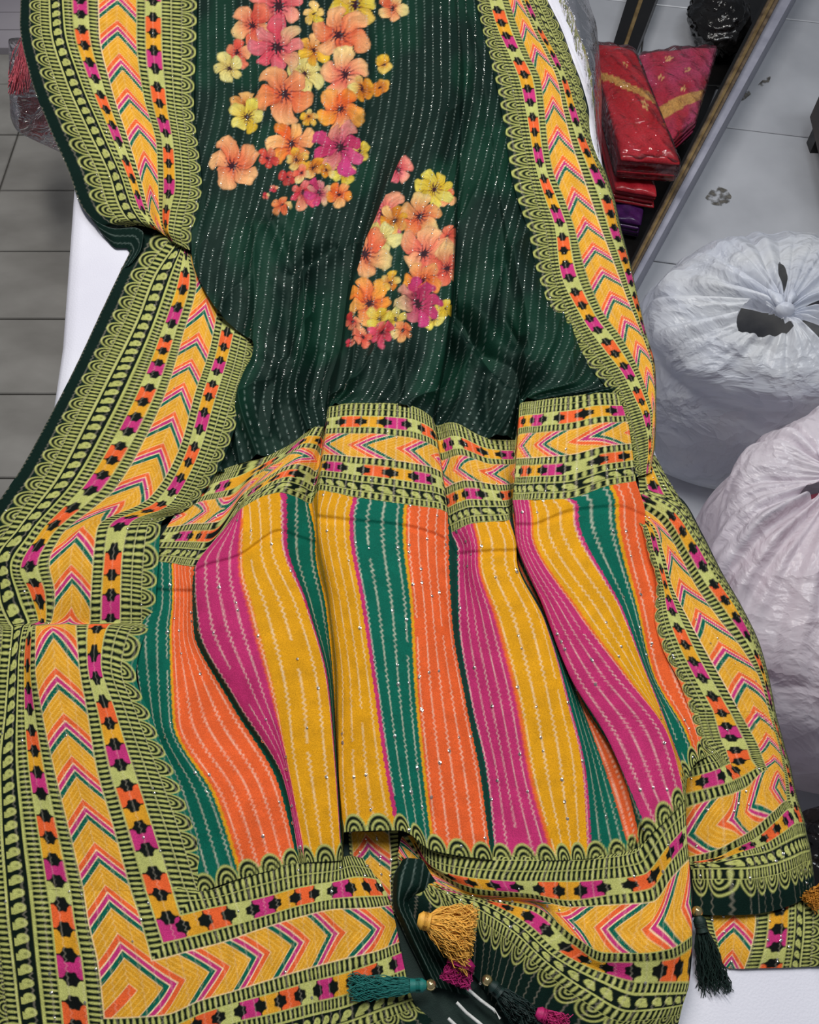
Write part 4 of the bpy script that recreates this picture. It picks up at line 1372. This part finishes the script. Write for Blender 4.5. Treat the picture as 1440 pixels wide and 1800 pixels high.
RED, RED2 = (162, 24, 34), (192, 52, 62)
packet('dark purple folded packet lowest in the stack by the rail', [(1062, 300), (1142, 312), (1128, 393), (1085, 385)], 0.065, 0.045, (50, 26, 70), (80, 30, 90), None, [], 4, wrap=False)
packet('red packet half hidden under the front red wrapped saree', [(1050, 190), (1130, 190), (1156, 343), (1082, 330)], 0.115, 0.045, (150, 22, 32), (176, 40, 50), None, [], 3, wrap=False)
packet('red wrapped saree with pink sheen painted into its colour, small gold flowers and a broad gold band', [(1122, 92), (1262, 80), (1224, 212), (1176, 256)], 0.13, 0.05, (168, 34, 48), (182, 74, 112), (0.60, 0.74, 0.02),  # pink second tone paints the plastic's highlight into the cloth colour
       [(0.36, 0.13, 0.055), (0.2, 0.33, 0.055), (0.62, 0.30, 0.055), (0.55, 0.52, 0.055)], 2)
packet('front red wrapped saree with folded end and narrow gold stripe', [(1040, 74), (1116, 84), (1198, 284), (1092, 276)], 0.19, 0.062, RED, RED2, (0.36, 0.44, -0.18), [(0.72, 0.55, 0.07), (0.6, 0.2, 0.05)], 1)

# black crumpled polythene beyond the packets
def lump(name, c, rx, ry, rz, seed, mat, amp=0.25, n=40, m=64, freq=3.0):
    V_ = []
    for i in range(n + 1):
        ph = math.pi * i / n
        for j in range(m):
            th = 2 * math.pi * j / m
            d = np.array([math.sin(ph) * math.cos(th), math.sin(ph) * math.sin(th), math.cos(ph)])
            V_.append(d)
    V_ = np.array(V_)
    k = np.zeros(len(V_))
    rr = np.random.RandomState(seed)
    for q_ in range(9):
        w_ = rr.normal(0, freq, 3) * (1 + 0.3 * q_)
        k += np.abs(np.sin(V_ @ w_ + rr.uniform(0, 6) + 0.7 * np.sin(V_ @ rr.normal(0, freq, 3)))) / (1 + 0.35 * q_)
    k = k / k.max()
    V_ = V_ * (1 - amp + amp * k)[:, None] * np.array([rx, ry, rz]) + np.array(c)
    V_[:, 2] = np.maximum(V_[:, 2], c[2] - rz * 0.72)
    return mesh_obj(name, V_, grid_faces(n + 1, m, True)[:, ::-1], mat)


p = at(1262, 42, 0.06)
o = lump('polythene_bag', (p.x, p.y, 0.075), 0.09, 0.15, 0.085, 4, M['blackpoly'], 0.4, freq=3.5)
tag(o, 'crumpled black polythene bag behind the red packets', 'bag')


# ------------------------------------------------------------------ white carrier bags
def bag_mat(name, c1, c2, alpha):
    """thin polythene: lets light through, glossy, sharply crinkled"""
    m = bpy.data.materials.new(name)
    nt, p = nodes_of(m)
    out = nt.nodes['Material Output']
    tc = nt.nodes.new('ShaderNodeTexCoord')
    n = nt.nodes.new('ShaderNodeTexNoise')
    n.inputs['Scale'].default_value = 6
    n.inputs['Detail'].default_value = 5
    n.inputs['Distortion'].default_value = 1.2
    nt.links.new(tc.outputs['Object'], n.inputs['Vector'])
    wp = nt.nodes.new('ShaderNodeMix')
    wp.data_type = 'RGBA'
    wp.inputs['Factor'].default_value = 0.12
    nt.links.new(tc.outputs['Object'], wp.inputs['A'])
    nt.links.new(n.outputs['Color'], wp.inputs['B'])
    vo = nt.nodes.new('ShaderNodeTexVoronoi')
    vo.inputs['Scale'].default_value = 13
    nt.links.new(wp.outputs['Result'], vo.inputs['Vector'])
    vo2 = nt.nodes.new('ShaderNodeTexVoronoi')
    vo2.inputs['Scale'].default_value = 34
    nt.links.new(wp.outputs['Result'], vo2.inputs['Vector'])
    sm = nt.nodes.new('ShaderNodeMath')
    sm.operation = 'MULTIPLY_ADD'
    sm.inputs[1].default_value = 0.35
    nt.links.new(vo2.outputs['Distance'], sm.inputs[0])
    nt.links.new(vo.outputs['Distance'], sm.inputs[2])
    r_ = nt.nodes.new('ShaderNodeValToRGB')
    r_.color_ramp.elements[0].color = (*lin(c1), 1)
    r_.color_ramp.elements[1].color = (*lin(c2), 1)
    r_.color_ramp.elements[0].position = 0.35
    r_.color_ramp.elements[1].position = 0.65
    nt.links.new(n.outputs['Fac'], r_.inputs['Fac'])
    nt.links.new(r_.outputs['Color'], p.inputs['Base Color'])
    p.inputs['Roughness'].default_value = 0.28
    b = nt.nodes.new('ShaderNodeBump')
    b.inputs['Strength'].default_value = 0.62
    b.inputs['Distance'].default_value = 0.022
    nt.links.new(sm.outputs[0], b.inputs['Height'])
    nt.links.new(b.outputs['Normal'], p.inputs['Normal'])
    tl = nt.nodes.new('ShaderNodeBsdfTranslucent')
    nt.links.new(r_.outputs['Color'], tl.inputs['Color'])
    tr = nt.nodes.new('ShaderNodeBsdfTransparent')
    m1 = nt.nodes.new('ShaderNodeMixShader')
    m1.inputs[0].default_value = 0.3
    nt.links.new(p.outputs[0], m1.inputs[1])
    nt.links.new(tl.outputs[0], m1.inputs[2])
    m2 = nt.nodes.new('ShaderNodeMixShader')
    m2.inputs[0].default_value = 1 - alpha
    nt.links.new(m1.outputs[0], m2.inputs[1])
    nt.links.new(tr.outputs[0], m2.inputs[2])
    nt.links.new(m2.outputs[0], out.inputs[0])
    return m


M['bag_white'] = bag_mat('thin_white_polythene', (230, 234, 246), (246, 248, 252), 0.80)
M['bag_pink'] = bag_mat('thin_pinkish_white_polythene', (238, 230, 238), (250, 244, 250), 0.82)
M['content_grey'] = noise_mat('dark_grey_cloth', (60, 62, 68), (110, 108, 104), 12, 0.8, 0.3)
M['content_pink'] = noise_mat('rose_pink_cloth', (150, 60, 80), (190, 90, 110), 10, 0.8, 0.3)


def carrier_bag(label, cx, cy, rx, ry, H, knot, mat, seed, holes, content, ctype):
    e = empty('carrier_bag', (cx, cy, 0))
    tag(e, label, 'bag', 'full carrier bags standing on the floor')
    n, m = 120, 320
    rr = np.random.RandomState(seed)
    ph = np.linspace(0, 1, n)[:, None]
    th = np.linspace(0, 2 * math.pi, m, endpoint=False)[None, :]
    ph, th = [np.array(a_) for a_ in np.broadcast_arrays(ph, th)]
    # torn gaps round the knot: vertices inside a gap slide to its rim, faces wholly inside go
    inside = np.zeros(ph.shape, bool)
    for (t0, t1, p0, p1) in holes:
        tm_, hw = math.radians((t0 + t1) / 2), math.radians((t1 - t0) / 2)
        pm, pw = (p0 + p1) / 2, (p1 - p0) / 2
        dth = (th - tm_ + math.pi) % (2 * math.pi) - math.pi
        q_ = (np.abs(dth) / hw) ** 1.3 + (np.abs(ph - pm) / pw) ** 1.3
        q_ = q_ ** (1 / 1.3)
        ins = q_ < 1
        inside |= ins
        sc = np.where(ins, 1 / np.maximum(q_, 0.05), 1)
        th = np.where(ins, th - dth + dth * sc, th)
        ph = np.where(ins, pm + (ph - pm) * sc, ph)
    R = pchip([0, .04, .10, .25, .45, .65, .85, 1.0], np.array([.05, .07, .16, .56, .90, 1.0, .97, .86]), ph.ravel()).reshape(ph.shape)
    Z = pchip([0, .04, .10, .25, .45, .65, .85, 1.0], np.array([1.00, .985, .975, .93, .76, .48, .16, .0]), ph.ravel()).reshape(ph.shape)
    # gathered pleats radiating from the knot, fading outwards
    pl = 0
    for k in range(7):
        f_ = rr.randint(7, 34)
        pl = pl + np.abs(np.sin(f_ * 0.5 * th + rr.uniform(0, 6) + 1.1 * ph * rr.uniform(-1, 1))) / (1 + 0.2 * k)
    pl = pl / 3.6 - 0.6
    fade = np.clip(1.25 - 1.6 * ph, 0.0, 1) * np.clip(ph * 12, 0.3, 1)
    # big irregular crumples
    x, y = R * np.cos(th), R * np.sin(th)
    cr = 0
    for k in range(10):
        d = rr.normal(0, 1, 3)
        d /= np.linalg.norm(d)
        fq = rr.uniform(3, 11)
        cr = cr + np.abs(np.sin(fq * (d[0] * x + d[1] * y + d[2] * Z) + rr.uniform(0, 6) + 0.9 * np.sin(4 * (d[1] * x - d[0] * y) + k))) * (3.2 / fq)
    cr = cr / 5.0 - 0.75
    R2 = R * (1 + 0.10 * cr * np.clip(ph * 3, 0, 1) + 0.05 * pl * fade + 0.05 * np.sin(3 * th + seed) * np.clip(ph * 3, 0, 1))
    Z2 = Z * H + H * 0.10 * pl * fade + H * 0.10 * cr * np.clip(ph * 3, 0, 1) * (ph < 0.97)
    sh = np.clip(ph * 2.0, 0, 1) ** 1.2
    X = (knot[0] * (1 - sh)) + R2 * rx * np.cos(th) + cx
    Y = (knot[1] * (1 - sh)) + R2 * ry * np.sin(th) + cy
    Z2 = np.maximum(Z2, 0.002)
    co = np.stack([X, Y, Z2], -1).reshape(-1, 3)
    fc = grid_faces(n, m, True)[:, ::-1]
    keep = ~inside.ravel()[fc].all(1)
    fc = fc[keep]
    put(mesh_obj('bag_skin', co, fc, mat, None, True), e)
    # knot with two short handle ears
    kx, ky = knot[0] + cx, knot[1] + cy
    parts = [ball((kx, ky, H * 1.0 + 0.004), 0.016, 1.0, 0.8, 0.9, 10, 16)]
    for s in (-1, 1):
        parts.append(tube([(kx, ky, H), (kx + 0.012 * s, ky + 0.015, H + 0.016), (kx + 0.02 * s, ky + 0.04, H + 0.008)], [0.006, 0.009, 0.003], 8))
    v, f = join(parts)
    put(mesh_obj('knot', np.array(v), f, mat), e)
    return e


k1 = at(1378, 548, 0.40)
c1 = (0.70, 1.10)
carrier_bag('white carrier bag with gaps round its knot, behind the pinkish carrier bag', c1[0], c1[1], 0.29, 0.235, 0.40, (k1.x - c1[0], k1.y - c1[1]), M['bag_white'], 3,
            [(168, 266, .035, .19), (-4, 24, .05, .22), (-40, -14, .06, .26), (-70, -54, .08, .22), (84, 96, .09, .2)], None, None)
o = lump('cloth_bundle', (0.70, 1.10, 0.19), 0.22, 0.18, 0.17, 7, M['content_grey'], 0.25)
tag(o, 'grey cloth bundle showing through the gaps of the knotted white bag', 'bundle')
c2 = (0.735, 0.575)
k2 = at(1470, 838, 0.42)
carrier_bag('pinkish white carrier bag in front, overlapping the knotted bag behind it', c2[0], c2[1], 0.31, 0.285, 0.42, (k2.x - c2[0], k2.y - c2[1]), M['bag_pink'], 9,
            [(172, 196, .06, .15), (60, 80, .06, .2)], None, None)
o = lump('cloth_bundle', (0.735, 0.575, 0.19), 0.23, 0.22, 0.17, 9, M['content_pink'], 0.25)
tag(o, 'rose pink cloth bundle inside the front carrier bag', 'bundle')

# dark things on the floor at the right below the front bag
o = lump('polythene_bag', (0.60, 0.20, 0.10), 0.10, 0.09, 0.13, 12, M['blackpoly'], 0.4, freq=3.0)
tag(o, 'black polythene bag on the floor below the pinkish carrier bag', 'bag')

# ------------------------------------------------------------------ left: fringed packet in clear plastic, threshold board
e = empty('fringed_packet', at(40, 150, 0.3))
tag(e, 'clear plastic packet with a rose red fringe sticking out beside the saree', 'packet')
quad = [at(14, 70, 0.34), at(110, 70, 0.36), at(150, 250, 0.36), at(20, 215, 0.32)]
V_, F_, UV = slab(quad, 0.05, seed=8)
put(mesh_obj('plastic_wrap', V_, F_, M['clear'], None, True), e)
parts = []
r = np.random.RandomState(9)
for k in range(160):
    a = at(52 + r.uniform(-14, 16), 66 + r.uniform(-8, 14), 0.345)
    b = at(26 + r.uniform(-12, 26), 150 + r.uniform(-20, 18), 0.335 + r.uniform(-.012, .012))
    mid = (a + b) / 2 + Vector((r.uniform(-.006, .006), 0, r.uniform(0, .008)))
    parts.append(tube([a, mid, b], 0.0011, 3))
v, f = join(parts)
put(mesh_obj('fringe', np.array(v), f, noise_mat('rose_red_thread', (150, 44, 58), (206, 96, 108), 200, 0.6, 0.2)), e)

M['plank'] = noise_mat('pale_mauve_board', (140, 134, 142), (160, 154, 160), 3, 0.55, 0.1)
th = empty('trim_1', at(10, 40, 0))
tag(th, kind='structure')
for k in range(6):
    y0 = at(20, 84, 0.02).y + k * 0.085
    put(prism('plank', [(-1.9, y0, 0), (-0.66, y0, 0), (-0.66, y0 + 0.082, 0), (-1.9, y0 + 0.082, 0)], 0.001, 0.02, M['plank'], None, 0.003), th)

# added dark block standing in for the soft shadow at the right edge
cb = at(1418, 335, 0.0)
sh_block = empty('shadow_block', (cb.x + 0.2, cb.y, 0))
tag(sh_block, 'added dark brown block for the soft shadow at the right edge of the pale tiles', 'shadow_block')
put(prism('block_body', [(cb.x + 0.0, cb.y - 0.2, 0), (cb.x + 0.40, cb.y - 0.24, 0), (cb.x + 0.43, cb.y + 0.16, 0), (cb.x + 0.03, cb.y + 0.2, 0)], 0.06, 0.30, M['brown']), sh_block)
for sx, sy in ((0.04, -0.17), (0.36, -0.2), (0.06, 0.16), (0.4, 0.13)):
    put(prism('block_foot', [(cb.x + sx - .02, cb.y + sy - .02, 0), (cb.x + sx + .02, cb.y + sy - .02, 0), (cb.x + sx + .02, cb.y + sy + .02, 0), (cb.x + sx - .02, cb.y + sy + .02, 0)], 0.0, 0.062, M['black'], None, 0.002), sh_block)
